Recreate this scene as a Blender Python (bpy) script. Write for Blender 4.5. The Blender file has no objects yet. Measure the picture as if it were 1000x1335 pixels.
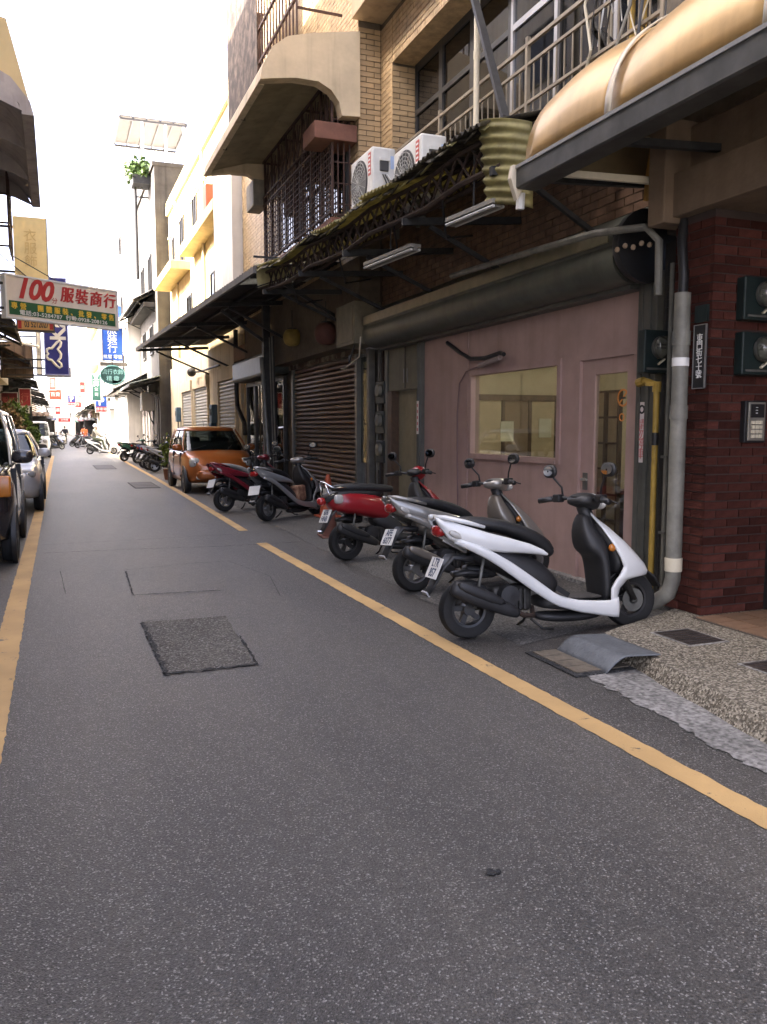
import bpy, bmesh, math, random
from mathutils import Vector, Matrix
random.seed(7)
sc = bpy.context.scene
R = math.radians
# ---------------------------------------------------------------- camera, sky, sun, exposure
H = 1.45; FPX = 1080.0; VX, VY = 74.0, 559.0
PITCH = math.atan((667.5 - VY) / FPX); YAW = math.atan((500 - VX) / FPX * math.cos(PITCH))
cam = bpy.data.objects.new('camera', bpy.data.cameras.new('camera'))
sc.collection.objects.link(cam); sc.camera = cam
cam.location = (0, 0, H); cam.rotation_euler = (math.pi / 2 - PITCH, 0, -YAW)
cam.data.sensor_fit = 'HORIZONTAL'; cam.data.sensor_width = 36.0
cam.data.lens = 36.0 * FPX / 1000.0; cam.data.clip_start = 0.05; cam.data.clip_end = 2000
SUN_EL, SUN_AZ = R(39), R(6)           # the sun stands high over the left-hand houses, a little ahead
to_sun = Vector((-math.cos(SUN_EL) * math.cos(SUN_AZ), math.cos(SUN_EL) * math.sin(SUN_AZ), math.sin(SUN_EL)))
world = bpy.data.worlds.new('World'); sc.world = world; world.use_nodes = True
wn = world.node_tree.nodes; wn.clear()
sky = wn.new('ShaderNodeTexSky'); sky.sky_type = 'NISHITA'; sky.sun_disc = False
sky.sun_elevation = SUN_EL; sky.sun_rotation = math.atan2(to_sun.x, to_sun.y)
sky.dust_density = 4.5; sky.air_density = 0.18; sky.ozone_density = 0.0
bg = wn.new('ShaderNodeBackground'); bg.inputs['Strength'].default_value = 0.15
wo = wn.new('ShaderNodeOutputWorld')
world.node_tree.links.new(sky.outputs[0], bg.inputs[0]); world.node_tree.links.new(bg.outputs[0], wo.inputs[0])
sl = bpy.data.lights.new('sun', 'SUN'); sl.energy = 2.0; sl.angle = R(0.5); sl.color = (1.0, 0.95, 0.86)
sun = bpy.data.objects.new('sun', sl); sc.collection.objects.link(sun)
sun.rotation_euler = to_sun.to_track_quat('Z', 'Y').to_euler()
sc.view_settings.view_transform = 'Standard'; sc.view_settings.look = 'None'
sc.view_settings.gamma = 1.0; sc.view_settings.use_curve_mapping = False
sc.view_settings.exposure = 4.12
sc.render.engine = 'CYCLES'
sc.cycles.max_bounces = 6; sc.cycles.diffuse_bounces = 4; sc.cycles.glossy_bounces = 3
sc.cycles.transmission_bounces = 5; sc.cycles.transparent_max_bounces = 8
sc.cycles.use_denoising = True; sc.cycles.sample_clamp_indirect = 6

# ---------------------------------------------------------------- pixel helpers (a pixel gives a direction only)
_f = Vector((math.sin(YAW) * math.cos(PITCH), math.cos(YAW) * math.cos(PITCH), -math.sin(PITCH)))
_r = Vector((math.cos(YAW), -math.sin(YAW), 0)); _u = _r.cross(_f); CAM = Vector((0, 0, H))
def ray(x, y): return _f + _r * ((x - 500) / FPX) - _u * ((y - 667.5) / FPX)
def onz(x, y, z=0.0): d = ray(x, y); return CAM + d * ((z - H) / d.z)
def onx(x, y, X): d = ray(x, y); return CAM + d * (X / d.x)
def ony(x, y, Y): d = ray(x, y); return CAM + d * (Y / d.y)
def proj(P):
    d = Vector(P) - CAM; return 500 + FPX * d.dot(_r) / d.dot(_f), 667.5 - FPX * d.dot(_u) / d.dot(_f)

# ---------------------------------------------------------------- materials
MATS = {}
def M(name, col, rough=0.6, metal=0.0, var=0.12, scale=6.0, bump=0.0, bscale=60.0, col2=None, rnd=0.0, coat=0.0,
      streak=0.0, spec=0.5, thr=(0.35, 0.7), emis=0.0):
    """painted / plain surface: noise between two tones, optional vertical grime streaks, per-piece random tone"""
    if name in MATS: return MATS[name]
    m = bpy.data.materials.new(name); m.use_nodes = True; MATS[name] = m
    nt = m.node_tree; N = nt.nodes; L = nt.links; b = N['Principled BSDF']
    tc = N.new('ShaderNodeTexCoord')
    a = [c * (1 - var) for c in col[:3]] + [1]
    c2 = list(col2[:3]) + [1] if col2 else [min(1, c * (1 + var)) for c in col[:3]] + [1]
    nz = N.new('ShaderNodeTexNoise'); nz.inputs['Scale'].default_value = scale; nz.inputs['Detail'].default_value = 6; nz.inputs['Roughness'].default_value = 0.65
    L.new(tc.outputs['Object'], nz.inputs['Vector'])
    rp = N.new('ShaderNodeValToRGB'); rp.color_ramp.elements[0].position = thr[0]; rp.color_ramp.elements[1].position = thr[1]
    rp.color_ramp.elements[0].color = a; rp.color_ramp.elements[1].color = c2
    L.new(nz.outputs['Fac'], rp.inputs['Fac']); out = rp.outputs['Color']
    if streak:
        mp = N.new('ShaderNodeMapping'); mp.inputs['Scale'].default_value = (7, 7, 0.35)
        n2 = N.new('ShaderNodeTexNoise'); n2.inputs['Scale'].default_value = 1.0; n2.inputs['Detail'].default_value = 5
        L.new(tc.outputs['Object'], mp.inputs[0]); L.new(mp.outputs[0], n2.inputs['Vector'])
        r2 = N.new('ShaderNodeValToRGB'); r2.color_ramp.elements[0].position = 0.5; r2.color_ramp.elements[1].position = 0.78
        L.new(n2.outputs['Fac'], r2.inputs['Fac'])
        ml = N.new('ShaderNodeMath'); ml.operation = 'MULTIPLY'; ml.inputs[1].default_value = streak; L.new(r2.outputs['Color'], ml.inputs[0])
        mx = N.new('ShaderNodeMixRGB'); mx.blend_type = 'MULTIPLY'; mx.inputs['Color2'].default_value = (0.22, 0.19, 0.15, 1)
        L.new(ml.outputs[0], mx.inputs['Fac']); L.new(out, mx.inputs['Color1']); out = mx.outputs['Color']
    if rnd:
        oi = N.new('ShaderNodeObjectInfo'); mr = N.new('ShaderNodeMapRange')
        mr.inputs['To Min'].default_value = 1 - rnd; mr.inputs['To Max'].default_value = 1 + rnd
        L.new(oi.outputs['Random'], mr.inputs['Value'])
        mx = N.new('ShaderNodeMixRGB'); mx.blend_type = 'MULTIPLY'; mx.inputs['Fac'].default_value = 1
        cb = N.new('ShaderNodeCombineColor')
        for i in range(3): L.new(mr.outputs[0], cb.inputs[i])
        L.new(out, mx.inputs['Color1']); L.new(cb.outputs[0], mx.inputs['Color2']); out = mx.outputs['Color']
    L.new(out, b.inputs['Base Color'])
    b.inputs['Roughness'].default_value = rough; b.inputs['Metallic'].default_value = metal
    b.inputs['Specular IOR Level'].default_value = spec
    if coat: b.inputs['Coat Weight'].default_value = coat; b.inputs['Coat Roughness'].default_value = 0.08
    if bump:
        nb = N.new('ShaderNodeTexNoise'); nb.inputs['Scale'].default_value = bscale; nb.inputs['Detail'].default_value = 4
        L.new(tc.outputs['Object'], nb.inputs['Vector'])
        bp = N.new('ShaderNodeBump'); bp.inputs['Strength'].default_value = bump; bp.inputs['Distance'].default_value = 0.02
        L.new(nb.outputs['Fac'], bp.inputs['Height']); L.new(bp.outputs[0], b.inputs['Normal'])
    if emis:
        L.new(out, b.inputs['Emission Color']); b.inputs['Emission Strength'].default_value = emis
    return m
def glass(name, tint=(0.9, 0.95, 0.95), mix=0.85, rough=0.02, body=(0.02, 0.02, 0.02)):
    """window pane: mirror reflection by angle over a see-through (mix) or dark (1-mix) pane"""
    if name in MATS: return MATS[name]
    m = bpy.data.materials.new(name); m.use_nodes = True; MATS[name] = m
    nt = m.node_tree; N = nt.nodes; L = nt.links; N.remove(N['Principled BSDF']); o = N['Material Output']
    tr = N.new('ShaderNodeBsdfTransparent'); tr.inputs[0].default_value = (*tint, 1)
    df = N.new('ShaderNodeBsdfDiffuse'); df.inputs[0].default_value = (*body, 1)
    gl = N.new('ShaderNodeBsdfGlossy'); gl.inputs['Roughness'].default_value = rough
    lw = N.new('ShaderNodeLayerWeight'); lw.inputs[0].default_value = 0.5; pw = N.new('ShaderNodeMath'); pw.operation = 'POWER'; pw.inputs[1].default_value = 4.2; L.new(lw.outputs['Facing'], pw.inputs[0])
    fr = N.new('ShaderNodeMapRange'); fr.inputs['To Min'].default_value = 0.055; L.new(pw.outputs[0], fr.inputs['Value'])
    m1 = N.new('ShaderNodeMixShader'); m1.inputs[0].default_value = mix; L.new(df.outputs[0], m1.inputs[1]); L.new(tr.outputs[0], m1.inputs[2])
    m2 = N.new('ShaderNodeMixShader'); L.new(fr.outputs[0], m2.inputs[0]); L.new(m1.outputs[0], m2.inputs[1]); L.new(gl.outputs[0], m2.inputs[2])
    L.new(m2.outputs[0], o.inputs['Surface']); return m
def translucent(name, col, fac=0.5):
    m = M(name, col, 0.6, var=0.35, scale=5, streak=0.5); nt = m.node_tree; N = nt.nodes; L = nt.links
    b = N['Principled BSDF']; t = N.new('ShaderNodeBsdfTranslucent'); mx = N.new('ShaderNodeMixShader'); mx.inputs[0].default_value = fac
    L.new(b.inputs['Base Color'].links[0].from_socket, t.inputs[0])
    L.new(b.outputs[0], mx.inputs[1]); L.new(t.outputs[0], mx.inputs[2]); L.new(mx.outputs[0], N['Material Output'].inputs['Surface']); return m

# ---------------------------------------------------------------- mesh builder
class MB:
    def __init__(s): s.v = []; s.f = []
    def add(s, vs, fs):
        o = len(s.v); s.v += [tuple(p) for p in vs]; s.f += [tuple(i + o for i in f) for f in fs]; return s
    def box(s, x0, x1, y0, y1, z0, z1):
        if x0 > x1: x0, x1 = x1, x0
        if y0 > y1: y0, y1 = y1, y0
        if z0 > z1: z0, z1 = z1, z0
        return s.add([(x, y, z) for z in (z0, z1) for y in (y0, y1) for x in (x0, x1)],
                     [(0, 2, 3, 1), (4, 5, 7, 6), (0, 1, 5, 4), (2, 6, 7, 3), (0, 4, 6, 2), (1, 3, 7, 5)])
    def bar(s, p, q, w, h=None, up=(0, 0, 1)):
        p, q = Vector(p), Vector(q); h = h or w; d = (q - p).normalized(); up = Vector(up)
        if abs(d.dot(up)) > 0.98: up = Vector((1, 0, 0)) if abs(d.x) < 0.9 else Vector((0, 1, 0))
        a = d.cross(up).normalized() * (w / 2); b = a.cross(d).normalized() * (h / 2)
        vs = [c + sa * a + sb * b for c in (p, q) for sb in (-1, 1) for sa in (-1, 1)]
        return s.add(vs, [(0, 1, 3, 2), (4, 6, 7, 5), (0, 4, 5, 1), (2, 3, 7, 6), (0, 2, 6, 4), (1, 5, 7, 3)])
    def tube(s, pts, r, n=8, caps=True):
        pts = [Vector(p) for p in pts]; rr = r if isinstance(r, (list, tuple)) else [r] * len(pts)
        o = len(s.v); prev = None
        for i, p in enumerate(pts):
            t = (pts[min(i + 1, len(pts) - 1)] - pts[max(i - 1, 0)]).normalized()
            if prev is None:
                a = t.cross(Vector((0, 0, 1)));  a = a if a.length > 0.1 else t.cross(Vector((1, 0, 0)))
            else: a = prev - t * prev.dot(t)
            a.normalize(); prev = a.copy(); b = t.cross(a)
            for k in range(n):
                an = 2 * math.pi * k / n; s.v.append(tuple(p + (a * math.cos(an) + b * math.sin(an)) * rr[i]))
        for i in range(len(pts) - 1):
            for k in range(n):
                k2 = (k + 1) % n; s.f.append((o + i * n + k, o + i * n + k2, o + (i + 1) * n + k2, o + (i + 1) * n + k))
        if caps: s.f.append(tuple(o + k for k in range(n))[::-1]); s.f.append(tuple(o + (len(pts) - 1) * n + k for k in range(n)))
        return s
    def rings(s, rs, caps=True, closed=False):
        n = len(rs[0]); o = len(s.v)
        for r in rs: s.v += [tuple(p) for p in r]
        for i in range(len(rs) - (0 if closed else 1)):
            i2 = (i + 1) % len(rs)
            for k in range(n):
                k2 = (k + 1) % n; s.f.append((o + i * n + k, o + i * n + k2, o + i2 * n + k2, o + i2 * n + k))
        if caps and not closed: s.f.append(tuple(o + k for k in range(n))[::-1]); s.f.append(tuple(o + (len(rs) - 1) * n + k for k in range(n)))
        return s
    def sweep(s, pts, y=0.0, n=12, e=2.6, caps=True):
        """pts: (x, z, half width in y, half height) along a curve in the x-z plane; super-elliptic sections"""
        rs = []
        for i, (x, z, hw, hh) in enumerate(pts):
            a = pts[max(i - 1, 0)]; b = pts[min(i + 1, len(pts) - 1)]
            t = Vector((b[0] - a[0], 0, b[1] - a[1])).normalized(); nn = Vector((-t.z, 0, t.x))
            ring = []
            for k in range(n):
                an = 2 * math.pi * (k + 0.5) / n; c, sn = math.cos(an), math.sin(an)
                cc = math.copysign(abs(c) ** (2 / e), c); ss = math.copysign(abs(sn) ** (2 / e), sn)
                ring.append(Vector((x, y + cc * hw, z)) + nn * (ss * hh))
            rs.append(ring)
        return s.rings(rs, caps)
    def lathe(s, prof, axis='Y', c=(0, 0, 0), n=24, close=False):
        c = Vector(c); rs = []
        for k in range(n):
            an = 2 * math.pi * k / n; ca, sa = math.cos(an), math.sin(an); ring = []
            for r, h in prof:
                if axis == 'Y': ring.append(c + Vector((r * ca, h, r * sa)))
                elif axis == 'Z': ring.append(c + Vector((r * ca, r * sa, h)))
                else: ring.append(c + Vector((h, r * ca, r * sa)))
            rs.append(ring)
        m = len(prof); o = len(s.v)
        for r in rs: s.v += [tuple(p) for p in r]
        for k in range(n):
            k2 = (k + 1) % n
            for i in range(m if close else m - 1):
                i2 = (i + 1) % m; s.f.append((o + k * m + i, o + k * m + i2, o + k2 * m + i2, o + k2 * m + i))
        return s
    def prism(s, poly, axis, a, b):
        """poly of 2-D points extruded between a and b: axis 'Y' takes (x,z), 'X' takes (y,z), 'Z' takes (x,y)"""
        def P(u, w, t): return (u, t, w) if axis == 'Y' else ((t, u, w) if axis == 'X' else (u, w, t))
        n = len(poly); vs = [P(u, w, a) for u, w in poly] + [P(u, w, b) for u, w in poly]
        return s.add(vs, [tuple(range(n))[::-1], tuple(range(n, 2 * n))] + [(k, (k + 1) % n, n + (k + 1) % n, n + k) for k in range(n)])
    def ball(s, c, rx, ry=None, rz=None, n=12, m=8, e=2.0):
        ry = ry or rx; rz = rz or rx; c = Vector(c); rs = []
        for j in range(m + 1):
            ph = -math.pi / 2 + math.pi * (j / m) * 0.98 + 0.01 * math.pi
            ring = []
            for k in range(n):
                an = 2 * math.pi * k / n; f = lambda t: math.copysign(abs(t) ** (2 / e), t)
                ring.append(c + Vector((rx * f(math.cos(ph)) * f(math.cos(an)), ry * f(math.cos(ph)) * f(math.sin(an)), rz * f(math.sin(ph)))))
            rs.append(ring)
        return s.rings(rs)
    def grid(s, fn, nu, nv):
        o = len(s.v)
        for i in range(nu + 1):
            for j in range(nv + 1): s.v.append(tuple(fn(i / nu, j / nv)))
        for i in range(nu):
            for j in range(nv):
                a = o + i * (nv + 1) + j; s.f.append((a, a + 1, a + nv + 2, a + nv + 1))
        return s
    def xf(s, m): s.v = [tuple(m @ Vector(p)) for p in s.v]; return s
    def mesh(s, name):
        me = bpy.data.meshes.new(name); me.from_pydata(s.v, [], s.f)
        bm = bmesh.new(); bm.from_mesh(me); bmesh.ops.recalc_face_normals(bm, faces=bm.faces); bm.to_mesh(me); bm.free(); me.update(); return me
    def build(s, name, mat, parent=None, smooth=False, bevel=0.0, sub=0, loc=None, solid=0.0):
        me = s.mesh(name); me.materials.append(mat)
        if smooth:
            for p in me.polygons: p.use_smooth = True
            if smooth == 'auto': me.set_sharp_from_angle(angle=R(38))
        o = bpy.data.objects.new(name, me); sc.collection.objects.link(o)
        if parent: o.parent = parent
        if loc: o.location = loc
        if solid: md = o.modifiers.new('solid', 'SOLIDIFY'); md.thickness = solid; md.offset = 0
        if bevel: md = o.modifiers.new('bevel', 'BEVEL'); md.width = bevel; md.segments = 2; md.limit_method = 'ANGLE'; md.angle_limit = R(35)
        if sub: md = o.modifiers.new('sub', 'SUBSURF'); md.levels = sub; md.render_levels = sub
        return o
def tag(o, label=None, cat=None, group=None, kind=None):
    if label: o['label'] = label
    if cat: o['category'] = cat
    if group: o['group'] = group
    if kind: o['kind'] = kind
    return o
def empty(name, loc=(0, 0, 0), rz=0.0, label=None, cat=None, group=None):
    o = bpy.data.objects.new(name, None); sc.collection.objects.link(o); o.location = loc; o.rotation_euler = (0, 0, rz)
    o.empty_display_size = 0.1
    return tag(o, label, cat, group)
def inst(me, name, parent, loc, rot=(0, 0, 0), scale=None):
    o = bpy.data.objects.new(name, me); sc.collection.objects.link(o); o.parent = parent; o.location = loc; o.rotation_euler = rot
    if scale: o.scale = scale
    return o
def text(body, size, mat, parent, M4, name='lettering', depth=0.002, shear=0.0, sx=1.0, bold=0.0, space=1.0, line=1.0):
    """flat print turned into a thin mesh; M4 carries the text plane (x right, y up, z out)"""
    cu = bpy.data.curves.new(name, 'FONT'); cu.body = body; cu.size = size; cu.extrude = depth; cu.shear = shear; cu.offset = bold
    cu.align_x = 'CENTER'; cu.align_y = 'CENTER'; cu.space_character = space; cu.space_line = line; cu.resolution_u = 3
    t = bpy.data.objects.new('tmp', cu); sc.collection.objects.link(t)
    dg = bpy.context.evaluated_depsgraph_get(); me = bpy.data.meshes.new_from_object(t.evaluated_get(dg)); bpy.data.objects.remove(t)
    me.name = name; me.materials.clear(); me.materials.append(mat); me.transform(M4 @ Matrix.Diagonal((sx, 1, 1, 1)))
    o = bpy.data.objects.new(name, me); sc.collection.objects.link(o)
    if parent: o.parent = parent
    return o
def face_cam(x, y, z, yaw=0.0):      # text plane that faces -Y
    return Matrix.Translation((x, y, z)) @ Matrix.Rotation(yaw, 4, 'Z') @ Matrix.Rotation(R(90), 4, 'X')
def face_street(x, y, z):            # text plane on a right-hand wall, facing -X (reads from far to near: +Y is left)
    return Matrix.Translation((x, y, z)) @ Matrix.Rotation(R(-90), 4, 'Z') @ Matrix.Rotation(R(90), 4, 'X')
# ================================================================ GROUND
def stony(name, dark, light, stones, sscale, amount, rough=0.9, blot=0.7, bump=0.5, spread=0.25, macro=0.0):
    """asphalt / washed pebble: per-stone tone from Voronoi cells over a blotchy binder"""
    m = bpy.data.materials.new(name); m.use_nodes = True; MATS[name] = m
    nt = m.node_tree; N = nt.nodes; L = nt.links; b = N['Principled BSDF']; tc = N.new('ShaderNodeTexCoord')
    n1 = N.new('ShaderNodeTexNoise'); n1.inputs['Scale'].default_value = blot; n1.inputs['Detail'].default_value = 8; n1.inputs['Roughness'].default_value = 0.6
    mp = N.new('ShaderNodeMapping'); mp.inputs['Scale'].default_value = (1.0, 0.45, 1.0)
    L.new(tc.outputs['Object'], mp.inputs[0]); L.new(mp.outputs[0], n1.inputs['Vector'])
    r1 = N.new('ShaderNodeValToRGB'); r1.color_ramp.elements[0].position = 0.35; r1.color_ramp.elements[1].position = 0.68
    r1.color_ramp.elements[0].color = (*dark, 1); r1.color_ramp.elements[1].color = (*light, 1); L.new(n1.outputs['Fac'], r1.inputs['Fac'])
    vo = N.new('ShaderNodeTexVoronoi'); vo.inputs['Scale'].default_value = sscale; L.new(tc.outputs['Object'], vo.inputs['Vector'])
    sp = N.new('ShaderNodeSeparateColor'); L.new(vo.outputs['Color'], sp.inputs[0])
    r2 = N.new('ShaderNodeValToRGB'); r2.color_ramp.elements[0].position = 1 - amount - spread * 0.4; r2.color_ramp.elements[1].position = min(1.0, 1 - amount + spread)
    L.new(sp.outputs[0], r2.inputs['Fac'])
    n3 = N.new('ShaderNodeTexNoise'); n3.inputs['Scale'].default_value = sscale * 0.6; n3.inputs['Detail'].default_value = 3; L.new(tc.outputs['Object'], n3.inputs['Vector'])
    r3 = N.new('ShaderNodeValToRGB'); r3.color_ramp.elements[0].position = 0.34; r3.color_ramp.elements[1].position = 0.66
    r3.color_ramp.elements[0].color = (0.55, 0.55, 0.55, 1); r3.color_ramp.elements[1].color = (1.4, 1.4, 1.4, 1); L.new(n3.outputs['Fac'], r3.inputs['Fac'])
    mu = N.new('ShaderNodeMixRGB'); mu.blend_type = 'MULTIPLY'; mu.inputs['Fac'].default_value = 1; L.new(r1.outputs[0], mu.inputs['Color1']); L.new(r3.outputs[0], mu.inputs['Color2'])
    if macro:
        mq = N.new('ShaderNodeMapping'); mq.inputs['Scale'].default_value = (1.3, 0.22, 1.0); L.new(tc.outputs['Object'], mq.inputs[0])
        n4 = N.new('ShaderNodeTexNoise'); n4.inputs['Scale'].default_value = 0.55; n4.inputs['Detail'].default_value = 5; n4.inputs['Roughness'].default_value = 0.7; n4.inputs['Distortion'].default_value = 0.6; L.new(mq.outputs[0], n4.inputs['Vector'])
        r4 = N.new('ShaderNodeValToRGB'); r4.color_ramp.elements[0].position = 0.36; r4.color_ramp.elements[1].position = 0.66
        r4.color_ramp.elements[0].color = (.80, .80, .82, 1); r4.color_ramp.elements[1].color = (1.2, 1.18, 1.13, 1); L.new(n4.outputs['Fac'], r4.inputs['Fac'])
        m4 = N.new('ShaderNodeMixRGB'); m4.blend_type = 'MULTIPLY'; m4.inputs['Fac'].default_value = 1; L.new(mu.outputs[0], m4.inputs['Color1']); L.new(r4.outputs[0], m4.inputs['Color2'])
        n5 = N.new('ShaderNodeTexNoise'); n5.inputs['Scale'].default_value = 14; n5.inputs['Detail'].default_value = 6; n5.inputs['Roughness'].default_value = 0.75; L.new(tc.outputs['Object'], n5.inputs['Vector'])
        r5 = N.new('ShaderNodeValToRGB'); r5.color_ramp.elements[0].position = 0.32; r5.color_ramp.elements[1].position = 0.6
        r5.color_ramp.elements[0].color = (.8, .8, .8, 1); r5.color_ramp.elements[1].color = (1.06, 1.06, 1.06, 1); L.new(n5.outputs['Fac'], r5.inputs['Fac'])
        mu = N.new('ShaderNodeMixRGB'); mu.blend_type = 'MULTIPLY'; mu.inputs['Fac'].default_value = 1; L.new(m4.outputs[0], mu.inputs['Color1']); L.new(r5.outputs[0], mu.inputs['Color2'])
    mx = N.new('ShaderNodeMixRGB'); mx.inputs['Color2'].default_value = (*stones, 1); L.new(r2.outputs[0], mx.inputs['Fac']); L.new(mu.outputs[0], mx.inputs['Color1'])
    L.new(mx.outputs[0], b.inputs['Base Color']); b.inputs['Roughness'].default_value = rough; b.inputs['Specular IOR Level'].default_value = 0.35
    bp = N.new('ShaderNodeBump'); bp.inputs['Strength'].default_value = bump; bp.inputs['Distance'].default_value = 0.006
    ad = N.new('ShaderNodeMath'); ad.operation = 'ADD'; L.new(n3.outputs['Fac'], ad.inputs[0]); L.new(vo.outputs['Distance'], ad.inputs[1])
    L.new(ad.outputs[0], bp.inputs['Height']); L.new(bp.outputs[0], b.inputs['Normal']); return m
asphalt = stony('asphalt', (0.066, 0.0625, 0.0575), (0.095, 0.089, 0.081), (0.28, 0.27, 0.255), 190, 0.03, rough=.5, blot=.5, macro=.5)
asphalt_patch = stony('asphalt_patch', (0.072, 0.067, 0.058), (0.118, 0.11, 0.095), (0.27, 0.26, 0.24), 110, 0.16, bump=1.0, blot=3)
asphalt_dark = stony('asphalt_dark', (0.022, 0.022, 0.023), (0.04, 0.04, 0.04), (0.1, 0.1, 0.1), 110, 0.08, bump=1.0, blot=4)
apron_mat = stony('apron_asphalt', (0.062, 0.06, 0.058), (0.098, 0.094, 0.088), (0.17, 0.165, 0.155), 85, 0.2, blot=1.8)
pebble = stony('washed_pebble', (0.085, 0.072, 0.052), (0.14, 0.122, 0.092), (0.40, 0.36, 0.285), 95, 0.42, bump=1.0, blot=1.3, spread=0.5)
cement = stony('cement', (0.15, 0.145, 0.135), (0.27, 0.26, 0.245), (0.3, 0.29, 0.27), 60, 0.04, blot=5, bump=0.3)
def paint_mat(name, col):
    m = bpy.data.materials.new(name); m.use_nodes = True; nt = m.node_tree; N = nt.nodes; L = nt.links; b = N['Principled BSDF']
    tc = N.new('ShaderNodeTexCoord'); n1 = N.new('ShaderNodeTexNoise'); n1.inputs['Scale'].default_value = 9; n1.inputs['Detail'].default_value = 10; n1.inputs['Roughness'].default_value = 0.78
    L.new(tc.outputs['Object'], n1.inputs['Vector'])
    rp = N.new('ShaderNodeValToRGB'); rp.color_ramp.elements[0].position = 0.345; rp.color_ramp.elements[1].position = 0.40; L.new(n1.outputs['Fac'], rp.inputs['Fac'])
    n2 = N.new('ShaderNodeTexNoise'); n2.inputs['Scale'].default_value = 2.2; n2.inputs['Detail'].default_value = 6; L.new(tc.outputs['Object'], n2.inputs['Vector'])
    r2 = N.new('ShaderNodeValToRGB'); r2.color_ramp.elements[0].position = 0.3; r2.color_ramp.elements[1].position = 0.7
    r2.color_ramp.elements[0].color = [c * 0.8 for c in col] + [1]; r2.color_ramp.elements[1].color = [min(1, c * 1.08) for c in col] + [1]; L.new(n2.outputs['Fac'], r2.inputs['Fac'])
    mx = N.new('ShaderNodeMixRGB'); mx.inputs['Color1'].default_value = (0.09, 0.085, 0.075, 1); L.new(rp.outputs[0], mx.inputs['Fac']); L.new(r2.outputs[0], mx.inputs['Color2'])
    L.new(mx.outputs[0], b.inputs['Base Color']); b.inputs['Roughness'].default_value = 0.75
    n3 = N.new('ShaderNodeTexNoise'); n3.inputs['Scale'].default_value = 120; L.new(tc.outputs['Object'], n3.inputs['Vector'])
    bp = N.new('ShaderNodeBump'); bp.inputs['Strength'].default_value = 0.5; bp.inputs['Distance'].default_value = 0.005; L.new(n3.outputs['Fac'], bp.inputs['Height']); L.new(bp.outputs[0], b.inputs['Normal'])
    return m
yellow_paint = paint_mat('yellow_road_paint', (0.50, 0.325, 0.135))

tag(MB().add([(-400, -60, -0.03), (400, -60, -0.03), (400, 900, -0.03), (-400, 900, -0.03)], [(0, 1, 2, 3)]).build('ground', M('packed_ground', (0.2, 0.19, 0.17), 0.9)), kind='structure')
road = tag(MB().add([(-2.6, -12, 0), (4.75, -12, 0), (4.75, 230, 0), (-2.6, 230, 0)], [(0, 1, 2, 3)]).build('road', asphalt), kind='structure')
def wob(pts, amp, step=0.18, seed=1):
    rn = random.Random(seed); out = []
    for i in range(len(pts)):
        a = Vector(pts[i]); b = Vector(pts[(i + 1) % len(pts)]); n = max(1, int((b - a).length / step))
        for k in range(n): p = a.lerp(b, k / n); out.append((p.x + rn.uniform(-amp, amp), p.y + rn.uniform(-amp, amp)))
    return out
def sheet(name, poly, z, mat, parent=None, th=0.0):
    mb = MB(); n = len(poly)
    if th: mb.prism(poly, 'Z', z - th, z)
    else: mb.add([(x, y, z) for x, y in poly], [tuple(range(n))])
    return mb.build(name, mat, parent)
def strip(pts, w, z, jag=0.005, step=0.05, seed=3):
    """painted line along a polyline, edges slightly ragged"""
    rn = random.Random(seed); cl = []
    for a, b in zip(pts[:-1], pts[1:]):
        a, b = Vector(a), Vector(b); n = max(1, int((b - a).length / step))
        cl += [a.lerp(b, k / n) for k in range(n)]
    cl.append(Vector(pts[-1])); mb = MB(); vs = []
    for i, p in enumerate(cl):
        t = (cl[min(i + 1, len(cl) - 1)] - cl[max(i - 1, 0)]).normalized(); nn = Vector((t.y, -t.x))
        for s in (-1, 1):
            q = p + nn * (s * w / 2 + rn.uniform(-jag, jag)); vs.append((q.x, q.y, z))
    return mb.add(vs, [(2 * i, 2 * i + 1, 2 * i + 3, 2 * i + 2) for i in range(len(cl) - 1)])
tag(strip([(2.42, 0.6), (2.41, 2.4), (2.385, 4.3), (2.37, 10.3)], 0.135, 0.004).build('yellow_line', yellow_paint), kind='structure')
tag(strip([(2.43, 11.65), (2.55, 18), (2.66, 25.8), (2.77, 38), (2.87, 50), (2.95, 62)], 0.13, 0.004).build('yellow_line', yellow_paint), kind='structure')
tag(strip([(-0.35, 1.0), (-0.36, 7.6), (-0.33, 20), (-0.27, 41), (-0.25, 48)], 0.15, 0.004).build('yellow_line', yellow_paint), kind='structure')
# repairs in the carriageway (children of the road)
pz = 0.004
tag(sheet('repair_patch', wob([(0.55, 4.95), (1.09, 4.93), (1.16, 6.33), (0.55, 6.36)], 0.012, 0.1, 4), pz, asphalt_patch, road), kind='structure')
def crack(pts, w, seed, z=0.008):
    rn = random.Random(seed); cl = []
    for a, b in zip(pts[:-1], pts[1:]):
        a, b = Vector(a), Vector(b); n = max(1, int((b - a).length / 0.035)); cl += [a.lerp(b, k / n) for k in range(n)]
    vs = []
    for i, p in enumerate(cl):
        t = (cl[min(i + 1, len(cl) - 1)] - cl[max(i - 1, 0)]).normalized(); nn = Vector((t.y, -t.x)); off = rn.uniform(-.3, .3) * w
        ww = w * rn.uniform(0.15, 1.0)
        for s in (-1, 1): q = p + nn * (s * ww / 2 + off); vs.append((q.x, q.y, z))
    return MB().add(vs, [(2 * i, 2 * i + 1, 2 * i + 3, 2 * i + 2) for i in range(len(cl) - 1)]).build('crack', asphalt_dark, road)
crack([(0.53, 4.93), (1.13, 4.92)], 0.055, 1); crack([(0.55, 4.9), (0.545, 5.7), (0.54, 6.37)], 0.045, 2); crack([(1.1, 4.92), (1.14, 5.7)], 0.022, 3)
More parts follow.
